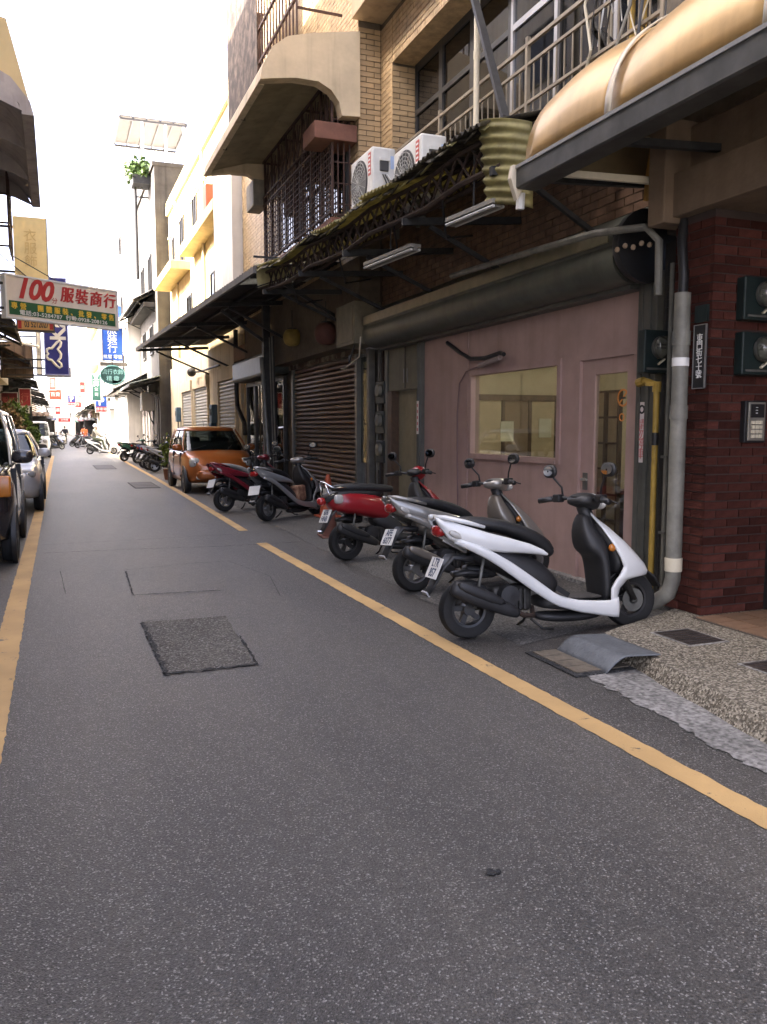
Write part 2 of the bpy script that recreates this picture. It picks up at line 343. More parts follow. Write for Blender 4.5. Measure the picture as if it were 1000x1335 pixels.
crack([(0.54, 6.37), (0.8, 6.38)], 0.010, 5); crack([(0.57, 7.42), (0.95, 7.40), (1.36, 7.36)], 0.03, 6); crack([(0.57, 7.42), (0.6, 8.75)], 0.02, 7)
crack([(0.58, 8.78), (1.2, 8.95), (1.7, 9.0)], 0.014, 8); crack([(-0.2, 10.35), (0.8, 10.3), (1.8, 10.15), (2.9, 10.2)], 0.03, 9); crack([(-0.25, 11.1), (1.2, 11.2), (2.3, 11.3)], 0.018, 10)
crack([(0.02, 7.7), (-0.02, 9.0)], 0.01, 12); crack([(1.7, 9.0), (1.9, 7.9), (1.75, 6.9)], 0.008, 14)
# leaf-sized dark spot of tar
tag(sheet('tar_spot', [(1.28 + .026 * math.cos(k * .524) * (1 + .3 * math.sin(k * 2.3)), 2.275 + .02 * math.sin(k * .524) * (1 + .35 * math.cos(k * 1.7))) for k in range(12)], 0.005, asphalt_dark, road), kind='structure')
iron = M('cast_iron', (0.05, 0.045, 0.045), 0.6, 0.4, var=0.3, scale=30, bump=0.4, bscale=80)
def cover(x0, x1, y0, y1, label, rows=4):
    r = empty('manhole_cover', ((x0 + x1) / 2, (y0 + y1) / 2, 0.002), 0, label, 'manhole cover'); w, d = (x1 - x0) / 2, (y1 - y0) / 2
    MB().box(-w, w, -d, d, 0, 0.008).build('plate', iron, r, bevel=0.002)
    fr = MB()
    for a in ((-w - .03, -w - .004), (w + .004, w + .03)): fr.box(a[0], a[1], -d - .03, d + .03, 0, 0.006)
    for a in ((-d - .03, -d - .004), (d + .004, d + .03)): fr.box(-w, w, a[0], a[1], 0, 0.0065)
    fr.build('frame', asphalt_dark, r)
    for k in range(rows): MB().box(-w * .85, w * .85, -d + 2 * d * (k + .4) / rows, -d + 2 * d * (k + .6) / rows, 0.008, 0.011).build('rib', iron, r)
cover(1.75, 2.3, 21.0, 23.3, 'square iron cover in the road beside the orange car'); cover(1.3, 1.95, 31.5, 35.0, 'long iron cover in the sunlit end of the road')

# apron in front of the shops, raised pebble pavement, cement fillet
tag(sheet('shop_apron', wob([(2.82, 4.7), (3.6, 4.95), (4.72, 5.2), (4.72, 21), (3.2, 21), (3.1, 17), (2.95, 11)], 0.03, 0.2, 5), 0.004, apron_mat), kind='structure')
tag(sheet('cement_strip', wob([(2.62, 1.2), (2.70, 2.5), (2.80, 3.3), (2.84, 3.95), (3.0, 4.15), (3.3, 4.3), (3.4, 1.2)], 0.028, 0.035, 6), 0.006, cement), kind='structure')
top = wob([(2.93, 0.3), (3.03, 2.7), (3.13, 3.3), (3.25, 3.95), (3.24, 4.4), (3.36, 4.5), (3.7, 4.66), (3.96, 4.76), (4.5, 5.02), (6.6, 5.02), (6.6, 0.3)], 0.008, 0.12, 7)
mb = MB(); cx, cy = 4.6, 2.6
foot = [(cx + (x - cx) * 1.03 - (0.02 if x < 4 else 0), cy + (y - cy) * (1.02 if y > 4 else 1)) for x, y in top]
n = len(top); mb.add([(x, y, 0.0) for x, y in foot] + [(x, y, 0.085) for x, y in foot[:0]] + [(cx + (x - cx) * 1.006, cy + (y - cy) * 1.006, 0.085) for x, y in top] + [(x, y, 0.1) for x, y in top],
    [tuple(2 * n + k for k in range(n))] + [(k, (k + 1) % n, n + (k + 1) % n, n + k) for k in range(n)] + [(n + k, n + (k + 1) % n, 2 * n + (k + 1) % n, 2 * n + k) for k in range(n)])
pavement = tag(mb.build('pavement', pebble), kind='structure')
# clay floor tiles of the entrance, single tiles laid in mortar
tile_mat = M('clay_tile', (0.19, 0.115, 0.07), 0.6, var=0.2, scale=9, rnd=0.18)
tag(MB().box(4.19, 6.6, 0.4, 4.62, 0.1, 0.106).build('tile_bed', M('mortar_dark', (0.07, 0.06, 0.05), 0.9), pavement), kind='structure')
tme = MB().box(-.095, .095, -.095, .095, 0, .009).mesh('tile'); tme.materials.append(tile_mat)
for i in range(7):
    for j in range(12):
        x, y = 4.30 + i * .2, 4.5 - j * .2
        if proj((x - .1, y, 0.1))[0] < 1010: inst(tme, 'tile', pavement, (x, y, 0.104))
def hatch(x0, x1, y0, y1, label):
    r = empty('drain_hatch', ((x0 + x1) / 2, (y0 + y1) / 2, 0.1), 0, label, 'drain cover'); w, d = (x1 - x0) / 2, (y1 - y0) / 2
    MB().box(-w, w, -d, d, 0.0, 0.006).build('plate', M('rusty_plate', (0.045, 0.032, 0.025), 0.75, 0.3, var=0.4, scale=14, bump=0.6, bscale=90), r)
    e = MB()
    for a in ((-w - .018, -w), (w, w + .018)): e.box(a[0], a[1], -d - .018, d + .018, 0, .004)
    for a in ((-d - .018, -d), (d, d + .018)): e.box(-w, w, a[0], a[1], 0, .0045)
    e.build('rim', cement, r)
    for k in range(7): MB().box(-w * .9, w * .9, -d + 2 * d * (k + .45) / 7, -d + 2 * d * (k + .6) / 7, .006, .009).build('rib', iron, r)
hatch(3.64, 3.92, 4.02, 4.36, 'rusty square drain cover in the pebble pavement before the brick pier')
hatch(3.62, 3.95, 3.2, 3.58, 'dark slotted drain cover at the open side of the pebble pavement')
# slab cover beside the ramp
r = empty('gutter_cover', (2.9, 4.28, 0.004), 0, 'worn wooden gutter cover with a dark iron edge beside the metal ramp', 'drain cover')
MB().box(-.13, .3, -.3, .27, 0, .008).build('edge_frame', asphalt_dark, r)
for k in range(4): MB().box(-.09, .28, -.25 + k * .125, -.25 + k * .125 + .118, .008, .014).build('plank', M('grey_plank', (0.12, 0.1, 0.075), 0.85, var=0.3, scale=20, rnd=.15), r)
# bent chequer-plate ramp
galv = M('galvanised', (0.13, 0.14, 0.15), 0.6, 0.3, var=0.2, scale=12, bump=0.15, bscale=40)
r = empty('kerb_ramp', (2.98, 4.23, 0.0), 0, 'grey bent steel plate ramp leading up to the pebble pavement', 'ramp')
def ramp(u, v):
    x = -0.005 + u * 0.31; z = 0.006 + 0.102 * math.sin(min(1, u / .42) * math.pi / 2) + .008 * u; return (x, -0.26 + v * 0.54 - u * 0.10, z)
MB().grid(ramp, 14, 20).build('plate', galv, r, smooth=True, solid=0.008)
stud = MB().box(-.012, .012, -.003, .003, 0, .0016).mesh('stud'); stud.materials.append(galv)
for i in range(9):
    for j in range(15):
        u, v = (i + .6) / 10, (j + .5) / 15; p = Vector(ramp(u, v)); q = Vector(ramp(min(1, u + .05), v)); a = math.atan2(q.z - p.z, q.x - p.x)
        inst(stud, 'stud', r, (p.x, p.y, p.z + .003), (0, -a, R(45) if (i + j) % 2 else R(-45)))
# ================================================================ NEAR HOUSES ON THE RIGHT
red_brick = M('red_brick', (0.056, 0.019, 0.0145), 0.95, spec=.1, var=0.25, scale=14, rnd=0.42, bump=0.3, bscale=70)
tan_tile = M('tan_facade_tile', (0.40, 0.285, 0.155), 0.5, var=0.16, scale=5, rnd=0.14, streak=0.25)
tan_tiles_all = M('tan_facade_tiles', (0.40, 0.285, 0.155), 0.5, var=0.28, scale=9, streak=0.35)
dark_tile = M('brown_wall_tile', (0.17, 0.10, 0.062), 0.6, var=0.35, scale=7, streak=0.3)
mortar = M('mortar', (0.10, 0.078, 0.055), 0.95, var=0.2, scale=9)
mortar_red = M('mortar_red', (0.04, 0.028, 0.024), 0.95)
plaster = M('beige_plaster', (0.36, 0.27, 0.17), 0.8, var=0.15, scale=3, streak=0.45)
brown_plaster = M('brown_plaster', (0.15, 0.105, 0.068), 0.85, var=0.2, scale=3, streak=0.3, bump=.2, bscale=30)
grey_render = M('grey_render', (0.21, 0.185, 0.15), 0.95, var=0.25, scale=3, bump=0.6, bscale=45, streak=0.3)
steel_dark = M('dark_steel', (0.035, 0.035, 0.035), 0.55, 0.5, var=0.3, scale=10)
steel_grey = M('grey_steel', (0.16, 0.16, 0.145), 0.5, 0.5, var=0.2, scale=6, streak=0.4)
alu = M('aluminium', (0.34, 0.34, 0.33), 0.4, 0.7, var=0.1)
rust = M('rusty_iron', (0.045, 0.028, 0.02), 0.85, 0.2, var=0.4, scale=12)
black_pl = M('black_plastic', (0.014, 0.014, 0.015), 0.45, var=0.15)
white_pl = M('white_plastic', (0.72, 0.72, 0.70), 0.45, var=0.05)
cream_pl = M('cream_plastic', (0.55, 0.5, 0.38), 0.5, var=0.1)
pane_dark = glass('dark_window_glass', (0.35, 0.35, 0.33), 0.55, body=(0.015, 0.014, 0.012))
pane = glass('shop_glass', (0.85, 0.88, 0.85), 0.97)
def tiles(parent, mat, o, du, width, z0, z1, nrm, tw=0.235, th=0.064, pw=0.247, ph=0.075, t=0.016, single=True, name='tile', me=None):
    """running-bond courses on a wall; o = corner of the wall face, du = direction along it, nrm = outward"""
    o, du, nrm = Vector(o), Vector(du).normalized(), Vector(nrm); rows = int((z1 - z0) / ph); mb = MB()
    rot = math.atan2(du.y, du.x); cache = {}
    for j in range(rows):
        u = -pw / 2 if j % 2 else 0.0
        while u < width - 0.012:
            a, b = max(u, 0) + .005, min(u + tw + .005, width); w = b - a
            if w > 0.03:
                c = o + du * ((a + b) / 2); zc = z0 + (j + .5) * ph; jit = random.uniform(0, .003)
                if single:
                    key = round(w, 3)
                    if key not in cache:
                        q = MB().box(-w / 2, w / 2, -t, t, -th / 2, th / 2).mesh(name); q.materials.append(mat); cache[key] = q
                    p = c + nrm * (jit - t * .55); inst(cache[key], name, parent, (p.x, p.y, zc), (0, 0, rot))
                else:
                    p = c + nrm * (jit + t * .45); hw = du * (w / 2); q = c - nrm * .01
                    A, B, Cc, D = p - hw, p + hw, q + hw, q - hw
                    mb.add([(A.x, A.y, zc - th / 2), (B.x, B.y, zc - th / 2), (Cc.x, Cc.y, zc - th / 2), (D.x, D.y, zc - th / 2),
                            (A.x, A.y, zc + th / 2), (B.x, B.y, zc + th / 2), (Cc.x, Cc.y, zc + th / 2), (D.x, D.y, zc + th / 2)],
                           [(0, 1, 5, 4), (0, 4, 7, 3), (1, 2, 6, 5), (4, 5, 6, 7), (3, 2, 1, 0)])
            u += pw
    if not single and mb.f: return tag(mb.build('tile_courses', mat, parent), kind='stuff')

# ---------------------------------------------------------------- entrance house: brick pier, beam, render above
ent = empty('entrance_house', (5.2, 3, 0.1), 0, 'dark red brick entrance with a recessed doorway under the gold canopy', 'building'); ent.matrix_parent_inverse
E0 = Vector((5.2, 3, 0.1))
def sh(mb, o=E0): mb.v = [(x - o.x, y - o.y, z - o.z) for x, y, z in mb.v]; return mb
pier = sh(MB().box(4.30, 5.6, 4.66, 5.04, 0.09, 2.98)).build('pier', mortar_red, ent)
tiles(pier, red_brick, Vector((4.285, 4.66, 0)) - E0, (1, 0, 0), 0.9, 0.0, 2.86, (0, -1, 0), tw=.205, th=.054, pw=.215, ph=.064, name='brick')
tiles(pier, red_brick, Vector((4.30, 4.68, 0)) - E0, (0, 1, 0), 0.36, 0.0, 2.86, (-1, 0, 0), tw=.205, th=.054, pw=.215, ph=.064, name='brick')
sh(MB().box(4.2, 4.75, -1, 5.1, 2.97, 3.28).box(4.34, 4.72, -1, 5.02, 3.28, 3.62).box(4.12, 4.7, 4.98, 5.16, 2.93, 3.66)).build('beam', brown_plaster, ent, bevel=.01)
sh(MB().box(4.75, 6.6, -1, 5.04, 3.0, 3.2)).build('ceiling', brown_plaster, ent)
sh(MB().box(6.4, 6.6, -1, 5.04, 0.05, 3.0)).build('back_wall', M('dark_brick_wall', (0.1, 0.045, 0.035), 0.85, var=.3, scale=10), ent)
sh(MB().box(4.885, 4.96, 4.56, 4.66, 0.1, 2.97)).build('door_frame', steel_dark, ent, bevel=.006)
sh(MB().box(4.60, 4.9, -1, 5.72, 3.66, 9.0)).build('upper_wall', grey_render, ent)
sh(MB().box(4.9, 11, -1, 5.04, 8.8, 9.0)).build('roof', grey_render, ent)
sh(MB().box(4.62, 11, -1.2, -1.0, 0.0, 9.0)).build('side_wall', grey_render, ent)
# keypad and meters on the pier
def put(name, loc, label, cat, group=None): return empty(name, loc, 0, label, cat, group)
r = put('intercom', (4.685, 4.625, 1.5), 'silver framed door intercom keypad on the red brick pier', 'intercom')
MB().box(-.1, .1, -.02, .03, -.15, .15).build('back_box', black_pl, r, bevel=.006)
MB().box(-.078, .078, -.032, -.02, -.135, .14).build('face_plate', M('brushed_plate', (0.3, 0.29, 0.25), 0.4, 0.6), r, bevel=.004)
MB().box(-.062, .062, -.037, -.032, .03, .125).build('speaker_panel', black_pl, r)
for i in range(3):
    for j in range(4): MB().box(-.05 + i * .036, -.025 + i * .036, -.04, -.032, -.115 + j * .033, -.092 + j * .033).build('key', cream_pl, r)
for k in range(3): MB().box(-.02, .0, -.0385, -.037, .1 - k * .02, .104 - k * .02).build('slot', white_pl, r)
teal = M('teal_meter_box', (0.007, 0.016, 0.0155), 0.5, var=.25, streak=.3); lens = glass('meter_glass', (0.8, 0.85, 0.8), 0.6, body=(0.1, 0.1, 0.085))
dialm = M('dial_face', (0.16, 0.155, 0.13), .5)
def meter(loc, label, facing=0.0, w=.16, h=.15, box=teal):
    r = empty('electric_meter', loc, facing, label, 'meter', None)
    MB().box(-w, w, -.05, .03, -h, h).build('housing', box, r, bevel=.01)
    MB().lathe([(0.001, -.052), (.085, -.052), (.09, -.06), (.09, -.09)], 'Y', (0.02, 0, .03), 20).build('collar', steel_grey, r, smooth='auto')
    d = MB().lathe([(0.001, -.075), (.07, -.075)], 'Y', (0.02, 0, .03), 20).build('dial', dialm, r)
    MB().lathe([(.088, -.09), (.085, -.12), (.06, -.145), (.001, -.15)], 'Y', (0.02, 0, .03), 20).build('glass_dome', lens, r, smooth=True)
    for k in range(2): MB().box(-.03, .06, -.079, -.0755, .02 + k * .025, .032 + k * .025).build('register', black_pl, d)
    MB().bar((.0, -.06, -.1), (.05, -.07, -.06), .03, .012).build('seal', cream_pl, r)
    MB().box(-w * .8, w * .8, -.056, -.05, -h * .85, -h * .75).build('rim', steel_grey, r); return r
meter((4.66, 4.62, 2.36), 'round glass electric meter in teal box on brick pier, upper of the two')
meter((4.66, 4.62, 1.98), 'round glass electric meter in dark box on brick pier, lower of the two')
meter((4.46, 5.46, 2.06), 'round glass electric meter above the yellow gas pipe by the pink wall', 0, .13, .17, M('dark_teal_box', (0.01, 0.018, 0.018), .5, var=.2))
# house-number plate on pier street face
r = put('house_plate', (4.28, 4.735, 1.98), 'narrow dark vertical address plate with white characters on the brick pier', 'sign')
MB().box(-.012, .01, -.055, .055, -.24, .2).build('plate', black_pl, r)
e_ = MB()
for a in (-.06, .055): e_.box(-.016, -.002, a, a + .006, -.246, .2)
for a in (-.246, .2): e_.box(-.0155, -.0025, -.06, .061, a, a + .006)
e_.build('rim', alu, r)
text('東\n門\n街\n七\n十\n號', .062, white_pl, r, face_street(-.013, 0, -.02), line=.82)
MB().box(-.012, .01, -.06, .06, .22, .34).build('number_tag', teal, r)

# ---------------------------------------------------------------- pipes between pier and shop
grey_pvc = M('grey_pvc', (0.17, 0.165, 0.14), 0.55, var=0.3, scale=6, streak=0.5)
r = put('drain_pipe', (4.22, 4.87, 0.1), 'thick grey pvc drain pipe with an elbow at its foot beside the brick pier', 'pipe')
MB().tube([(-.1, .16, .03), (-.07, .1, .05), (-.02, .02, .13), (0, 0, .24), (0, 0, 1.0), (0, 0, 2.32)], .058, 14).build('pipe', grey_pvc, r, smooth='auto')
for z in (.3, 1.42, 1.95): MB().tube([(0, 0, z), (0, 0, z + .1)], .064, 14).build('coupling', grey_pvc if z != .3 else cream_pl, r, smooth='auto')
MB().tube([(0, 0, 1.80), (0, 0, 1.86)], .0605, 14).build('tape', white_pl, r, smooth='auto')
MB().tube([(0, 0, 2.3), (.02, .02, 2.45), (.02, .05, 2.7), (.1, .12, 2.9)], .035, 10).build('riser', black_pl, r, smooth='auto')
r = put('gas_pipe', (4.42, 5.36, 0.02), 'yellow gas pipe running up the wall beside the pink shop', 'pipe')
yel = M('yellow_pipe', (0.36, 0.235, 0.04), 0.5, var=.25, scale=8, streak=.4)
MB().tube([(0, 0, 0), (0, 0, 1.7), (-.005, .0, 1.78), (-.02, .1, 1.81), (-.02, .16, 1.8)], .024, 10).build('pipe', yel, r, smooth='auto')
MB().tube([(0, 0, 1.3), (0, 0, 1.4)], .03, 10).build('tape', black_pl, r, smooth='auto')
MB().tube([(-.02, .13, 1.81), (-.02, .2, 1.8)], .036, 8).build('valve', yel, r, smooth='auto'); MB().tube([(0, -.0, 1.72), (0, 0, 1.8)], .034, 8).build('fitting', yel, r, smooth='auto')
MB().bar((-.03, .0, 1.78), (-.09, .02, 1.78), .02, .03).build('lever', yel, r)
for i, (dx, y, w, t_) in enumerate([(4.46, 5.27, .018, 'thin grey conduit beside the yellow gas pipe'), (4.48, 5.17, .024, 'dark conduit between the gas pipe and the thick drain pipe')]):
    r = put('conduit', (dx, y, 0.02), t_, 'pipe'); MB().tube([(0, 0, 0), (0, 0, 1.5), (.01, .01, 1.85), (0, 0, 2.7)], w, 8).build('pipe', [grey_pvc, black_pl][i], r, smooth='auto')
    for z in (.6, 1.2): MB().box(-.03, .05, -.03, .03, z, z + .02).build('clip', steel_grey, r)
r = put('wire_mesh', (4.56, 5.28, 0.02), 'dark wire mesh panel behind the pipes beside the shop', 'mesh panel')
mm = MB()
for k in range(45): mm.box(-.004, .0, -.17, .17, .05 + k * .06, .055 + k * .06)
for k in range(6): mm.box(-.008, -.004, -.16 + k * .062, -.155 + k * .062, 0, 2.75)
mm.build('wires', steel_dark, r); MB().box(.02, .03, -.22, .22, 0, 2.9).build('backing', M('dark_board', (0.03, 0.028, 0.025), .9), r)  # mesh over a plain dark backing board

# ---------------------------------------------------------------- pink shop front
pink = M('pink_paint', (0.37, 0.255, 0.228), 0.65, var=0.12, scale=2.2, streak=0.2, bump=.05, bscale=20)
XF = 4.6
shop = empty('pink_shop_front', (XF, 8, 0), 0, 'pink painted shop front with a wide window and a glazed door', 'shop front'); S0 = Vector((XF, 8, 0))
sh(MB().box(XF, XF + .1, 6.68, 7.0, 0, 2.7).box(XF, XF + .1, 7.0, 8.86, 0, 1.15).box(XF, XF + .1, 7.0, 8.86, 2.08, 2.7).box(XF, XF + .1, 8.86, 10.2, 0, 2.7).box(XF, XF + .1, 5.76, 6.68, 2.14, 2.7), S0).build('wall', pink, shop)
sh(MB().box(XF - .006, XF, 8.96, 10.2, 0, 2.69).box(XF - .012, XF, 8.94, 8.962, 0, 2.69), S0).build('panel', pink, shop)
w_ = sh(MB().box(XF - .02, XF + .06, 6.96, 7.02, 1.1, 2.13).box(XF - .02, XF + .06, 8.84, 8.9, 1.1, 2.13).box(XF - .019, XF + .06, 7.02, 8.84, 2.07, 2.13).box(XF - .03, XF + .06, 7.02, 8.84, 1.1, 1.16), S0).build('window_frame', pink, shop)
sh(MB().box(XF + .04, XF + .046, 7.0, 8.86, 1.14, 2.1), S0).build('pane', pane, w_)
sh(MB().box(XF - .03, XF + .09, 6.62, 6.68, 0, 2.14).box(XF - .03, XF + .09, 5.76, 5.84, 0, 2.14).box(XF - .029, XF + .09, 5.84, 6.62, 2.08, 2.139), S0).build('door_frame', pink, shop)
door = sh(MB().box(XF + .0, XF + .05, 6.42, 6.62, .04, 2.08).box(XF, XF + .05, 5.84, 5.96, .04, 2.08).box(XF, XF + .05, 5.96, 6.42, 1.94, 2.08).box(XF, XF + .05, 5.96, 6.42, .04, .44), S0).build('door', pink, shop, bevel=.004)
sh(MB().box(XF + .02, XF + .026, 5.96, 6.42, .44, 1.94), S0).build('pane', pane, door)
sh(MB().box(XF - .008, XF, 6.50, 6.57, .88, 1.04), S0).build('lock_plate', steel_grey, door)
sh(MB().tube([(XF - .008, 6.53, .98), (XF - .05, 6.53, .98), (XF - .055, 6.44, .98)], .012, 8), S0).build('handle', alu, door, smooth='auto')
sh(MB().box(XF - .1, XF + .3, 5.76, 10.2, .003, .04), S0).build('threshold', cement, shop)
# stickers
orange_ink = M('orange_ink', (0.55, 0.2, 0.04), .5, var=0); red_ink = M('red_ink', (0.5, 0.05, 0.04), .5, var=0); black_ink = M('black_ink', (0.02, 0.02, 0.02), .5, var=0)
r = put('no_smoking_sticker', (XF + .012, 6.03, 1.72), 'round orange no smoking sticker on the door glass', 'sticker')
MB().lathe([(.062, 0), (.078, 0), (.078, .003), (.062, .003)], 'X', (0, 0, 0), 24, True).build('ring', orange_ink, r)
MB().bar((0.002, -.045, .045), (0.002, .045, -.045), .014, .003, (1, 0, 0)).build('slash', orange_ink, r); MB().box(0, .003, -.035, .04, -.01, .008).build('cigarette', black_ink, r)
MB().lathe([(.025, 0), (.036, 0), (.036, .003), (.025, .003)], 'X', (0, .01, -.17), 20, True).build('small_ring', orange_ink, r)
r = put('no_parking_notice', (XF - .075, 5.66, 1.42), 'white vertical notice strip with red characters on the shutter guide', 'sign')
MB().box(0, .004, -.055, .055, -.25, .25).build('strip', M('notice_white', (0.6, 0.56, 0.54), .6, var=.08), r)
text('請\n勿\n停\n車', .095, M('faded_red', (0.5, 0.16, 0.16), .6, var=.1), r, face_street(-.001, 0, -.06), line=.85)
MB().lathe([(.022, 0), (.038, 0), (.038, .003), (.022, .003)], 'X', (-.003, 0, .19), 16, True).build('emblem', black_ink, r)
r = put('paper_slip', (4.5, 10.22, 1.6), 'narrow white paper notice on the slim shutter guide', 'notice')
MB().box(0, .004, -.035, .035, -.22, .22).build('paper', M('notice_white', (.6, .56, .54)), r)
for k in range(5): MB().box(-.001, 0, -.02, .02, -.18 + k * .08, -.14 + k * .08).build('character_block', M('faded_red', (.5, .16, .16)), r)
# hose
r = put('drain_hose', (XF - .02, 8.9, 0.3), 'black corrugated hose hanging over the pink wall to a conduit stub', 'hose')
P = [onx(585, 447, XF) + Vector((-.02, 0, 0)), onx(600, 460, XF - .04), onx(614, 468, XF - .06), onx(632, 467, XF - .09), onx(652, 460, XF - .13), onx(657, 462, XF - .14)]
MB().tube([p - Vector((XF - .02, 8.9, .3)) for p in P], .024, 8).build('hose', black_pl, r, smooth='auto')
P = [onx(652, 466, XF - .1), onx(625, 477, XF - .05), onx(608, 484, XF - .03), onx(599, 500, XF - .025), onx(596, 540, XF - .025), onx(596, 600, XF - .02), onx(597, 680, XF - .02)]
MB().tube([p - Vector((XF - .02, 8.9, .3)) for p in P], .009, 6).build('cable', M('pink_cable', (.2, .13, .13)), r, smooth='auto')
MB().tube([P[0] - Vector((XF - .02, 8.9, .3)), P[1] - Vector((XF - .02, 8.9, .3))], .03, 8).build('stub', M('pink_stub', (.3, .24, .23)), r, smooth='auto')

# interior seen through the glass
room = empty('shop_room', (5.8, 8, 0), 0, 'beige painted room behind the shop window', 'room'); Q0 = Vector((5.8, 8, 0))
beige = M('beige_wall', (0.58, 0.50, 0.36), 0.8, var=.08)
sh(MB().box(7.4, 7.5, 5.3, 10.3, 0, 2.8).box(4.72, 7.4, 5.3, 5.4, 0, 2.8).box(4.72, 7.4, 10.21, 10.3, 0, 2.8), Q0).build('wall', beige, room)
sh(MB().box(4.72, 7.5, 5.4, 10.2, 2.68, 2.8), Q0).build('ceiling', M('white_ceiling', (.6, .58, .52), .8), room); sh(MB().box(4.7, 7.4, 5.4, 10.2, 0, .03), Q0).build('floor', M('wood_floor', (.2, .13, .08), .5), room)
wood = M('dark_wood', (0.085, 0.05, 0.03), 0.55, var=.3, scale=12)
paper = M('paper_panel', (0.42, 0.34, 0.22), 0.8, var=.1)
part = empty('wooden_partition', (5.45, 9.95, 0.03), R(90), 'dark wood framed partition with papers pinned on it behind the window', 'partition')
for k in range(7):
    y = -1.9 + k * .42; MB().box(-.02, .02, y, y + .05, 0, 1.85).build('stile', wood, part)
    if k < 6: MB().box(-.005, .005, y + .05, y + .42, .05, 1.80).build('panel', paper if k % 3 else M('brown_panel', (.2, .14, .09)), part)
MB().box(-.025, .025, -1.9, .67, 1.80, 1.88).build('top_rail', wood, part)
for (y, z, w, h) in [(-.35, 1.25, .2, .27), (-.95, 1.3, .2, .26), (-1.35, 1.2, .24, .3)]: MB().box(-.03, -.024, y, y + w, z, z + h).build('pinned_paper', M('notice_green', (.5, .5, .4)), part)
scr = empty('lattice_screen', (5.0, 6.58, 0.03), 0, 'tall wooden lattice screen with paper panels behind the door glass', 'screen')
for y in (-.02, .19, .4): MB().box(-.02, .02, y, y + .03, 0, 1.78).build('stile', wood, scr)
for k in range(8): MB().box(-.012, .012, -.02, .43, .02 + k * .25, .04 + k * .25).build('rail', wood, scr)
MB().box(.013, .018, 0, .42, .03, 1.78).build('paper', paper, scr)
r = put('suitcase', (5.3, 6.78, 0.03), 'dark purple suitcase with a black top standing behind the door glass', 'suitcase')
MB().box(-.12, .12, -.16, .14, .04, .62).build('shell', M('purple_shell', (.08, .02, .05), .4), r, bevel=.03); MB().box(-.1, .1, -.13, .11, .62, .82).build('bag', black_pl, r, bevel=.04)
MB().tube([(0, -.08, .62), (0, -.08, .95), (0, .06, .95), (0, .06, .62)], .01, 6).build('handle', steel_grey, r)
for y in (-.12, .1): MB().lathe([(.001, -.015), (.03, -.015), (.03, .015), (.001, .015)], 'Y', (-.06, y, .03), 12).build('wheel', black_pl, r)
for y_, t_ in ((6.5, 'added unseen ceiling lamp brightening the pink shop behind the door'), (8.6, 'added unseen ceiling lamp brightening the pink shop behind the window')):
    r = put('added_ceiling_lamp', (5.7, y_, 2.6), t_, 'lamp')  # unseen fixtures, added to brighten the shop interior
    MB().box(-.2, .2, -.6, .6, .03, .085).build('housing', white_pl, r)
    for x_ in (-.12, 0, .12): MB().tube([(x_, -.56, .0), (x_, .56, 0)], .018, 8).build('tube', M('added_lamp_glow', (1, .93, .8), emis=1.6, var=0), r)

# shutter frame and housing
post = M('shutter_guide', (0.115, 0.118, 0.105), .5, .4, var=.2, scale=4, streak=.4)
for (y0, y1, t_) in [(5.52, 5.755, 'grey steel roller shutter guide with a parking notice'), (10.2, 10.32, 'slim grey steel shutter guide at the khaki door end of the pink wall')]:
    r = put('shutter_guide', (XF - .05, y0, 0), t_, 'shutter guide'); w = y1 - y0
    MB().box(-.02, .12, 0, w, 0, 2.72).build('channel', post, r, bevel=.006); MB().box(-.035, -.02, w * .25, w * .42, 0, 2.72).build('lip', post, r)
    MB().box(-.03, -.02, w * .7, w * .8, 0, 2.72).build('lip', post, r)
hs = put('shutter_housing', (XF, 8.6, 2.65), 'long rounded grey roller shutter housing above the pink wall', 'shutter housing')
prof = [(.12, .62), (0, .62), (-.16, .5), (-.36, .42), (-.38, .40), (-.38, .33), (-.36, .30)] + [(-.18 + .2 * math.cos(R(a)), .18 + .2 * math.sin(R(a))) for a in range(150, 300, 15)] + [(-.02, .0), (.12, .0)]
MB().prism(prof, 'Y', -2.9, 3.0).build('casing', M('housing_steel', (0.10, 0.105, 0.085), .42, .35, var=.2, scale=3, streak=.3), hs, smooth='auto')
MB().box(-.395, -.38, -2.85, 2.95, .30, .42).build('front_rail', M('housing_rail', (0.2, 0.18, 0.12), .35, .5, var=.2), hs, bevel=.004)
MB().box(-.15, .0, -2.84, 2.94, -.05, -.004).build('bottom_slat', post, hs)
MB().lathe([(.001, 0), (.27, 0), (.29, -.04), (.29, -.1), (.001, -.11)], 'Y', (-.16, -2.96, .25), 24).build('drum_end', black_pl, hs, smooth='auto')
r = put('cable_box', (4.32, 12.1, 2.7), 'beige metal distribution box under the rusty awning', 'cabinet')
MB().box(-.2, .22, -.42, .42, 0, .62).build('case', M('khaki_box', (.17, .15, .1), .6, var=.2, streak=.5), r, bevel=.01); MB().box(-.21, -.2, -.36, .36, .05, .56).build('door', M('khaki_box', (.17, .15, .1)), r)
MB().tube([(-.15, -.3, 0), (-.2, -.2, -.25), (-.1, .1, -.32), (0, .4, -.1)], .012, 6).build('cable', black_pl, r); MB().tube([(-.1, -.42, .1), (-.15, -.5, -.2), (-.25, -.1, -.35), (-.1, .5, -.3)], .01, 6).build('cable', cream_pl, r)
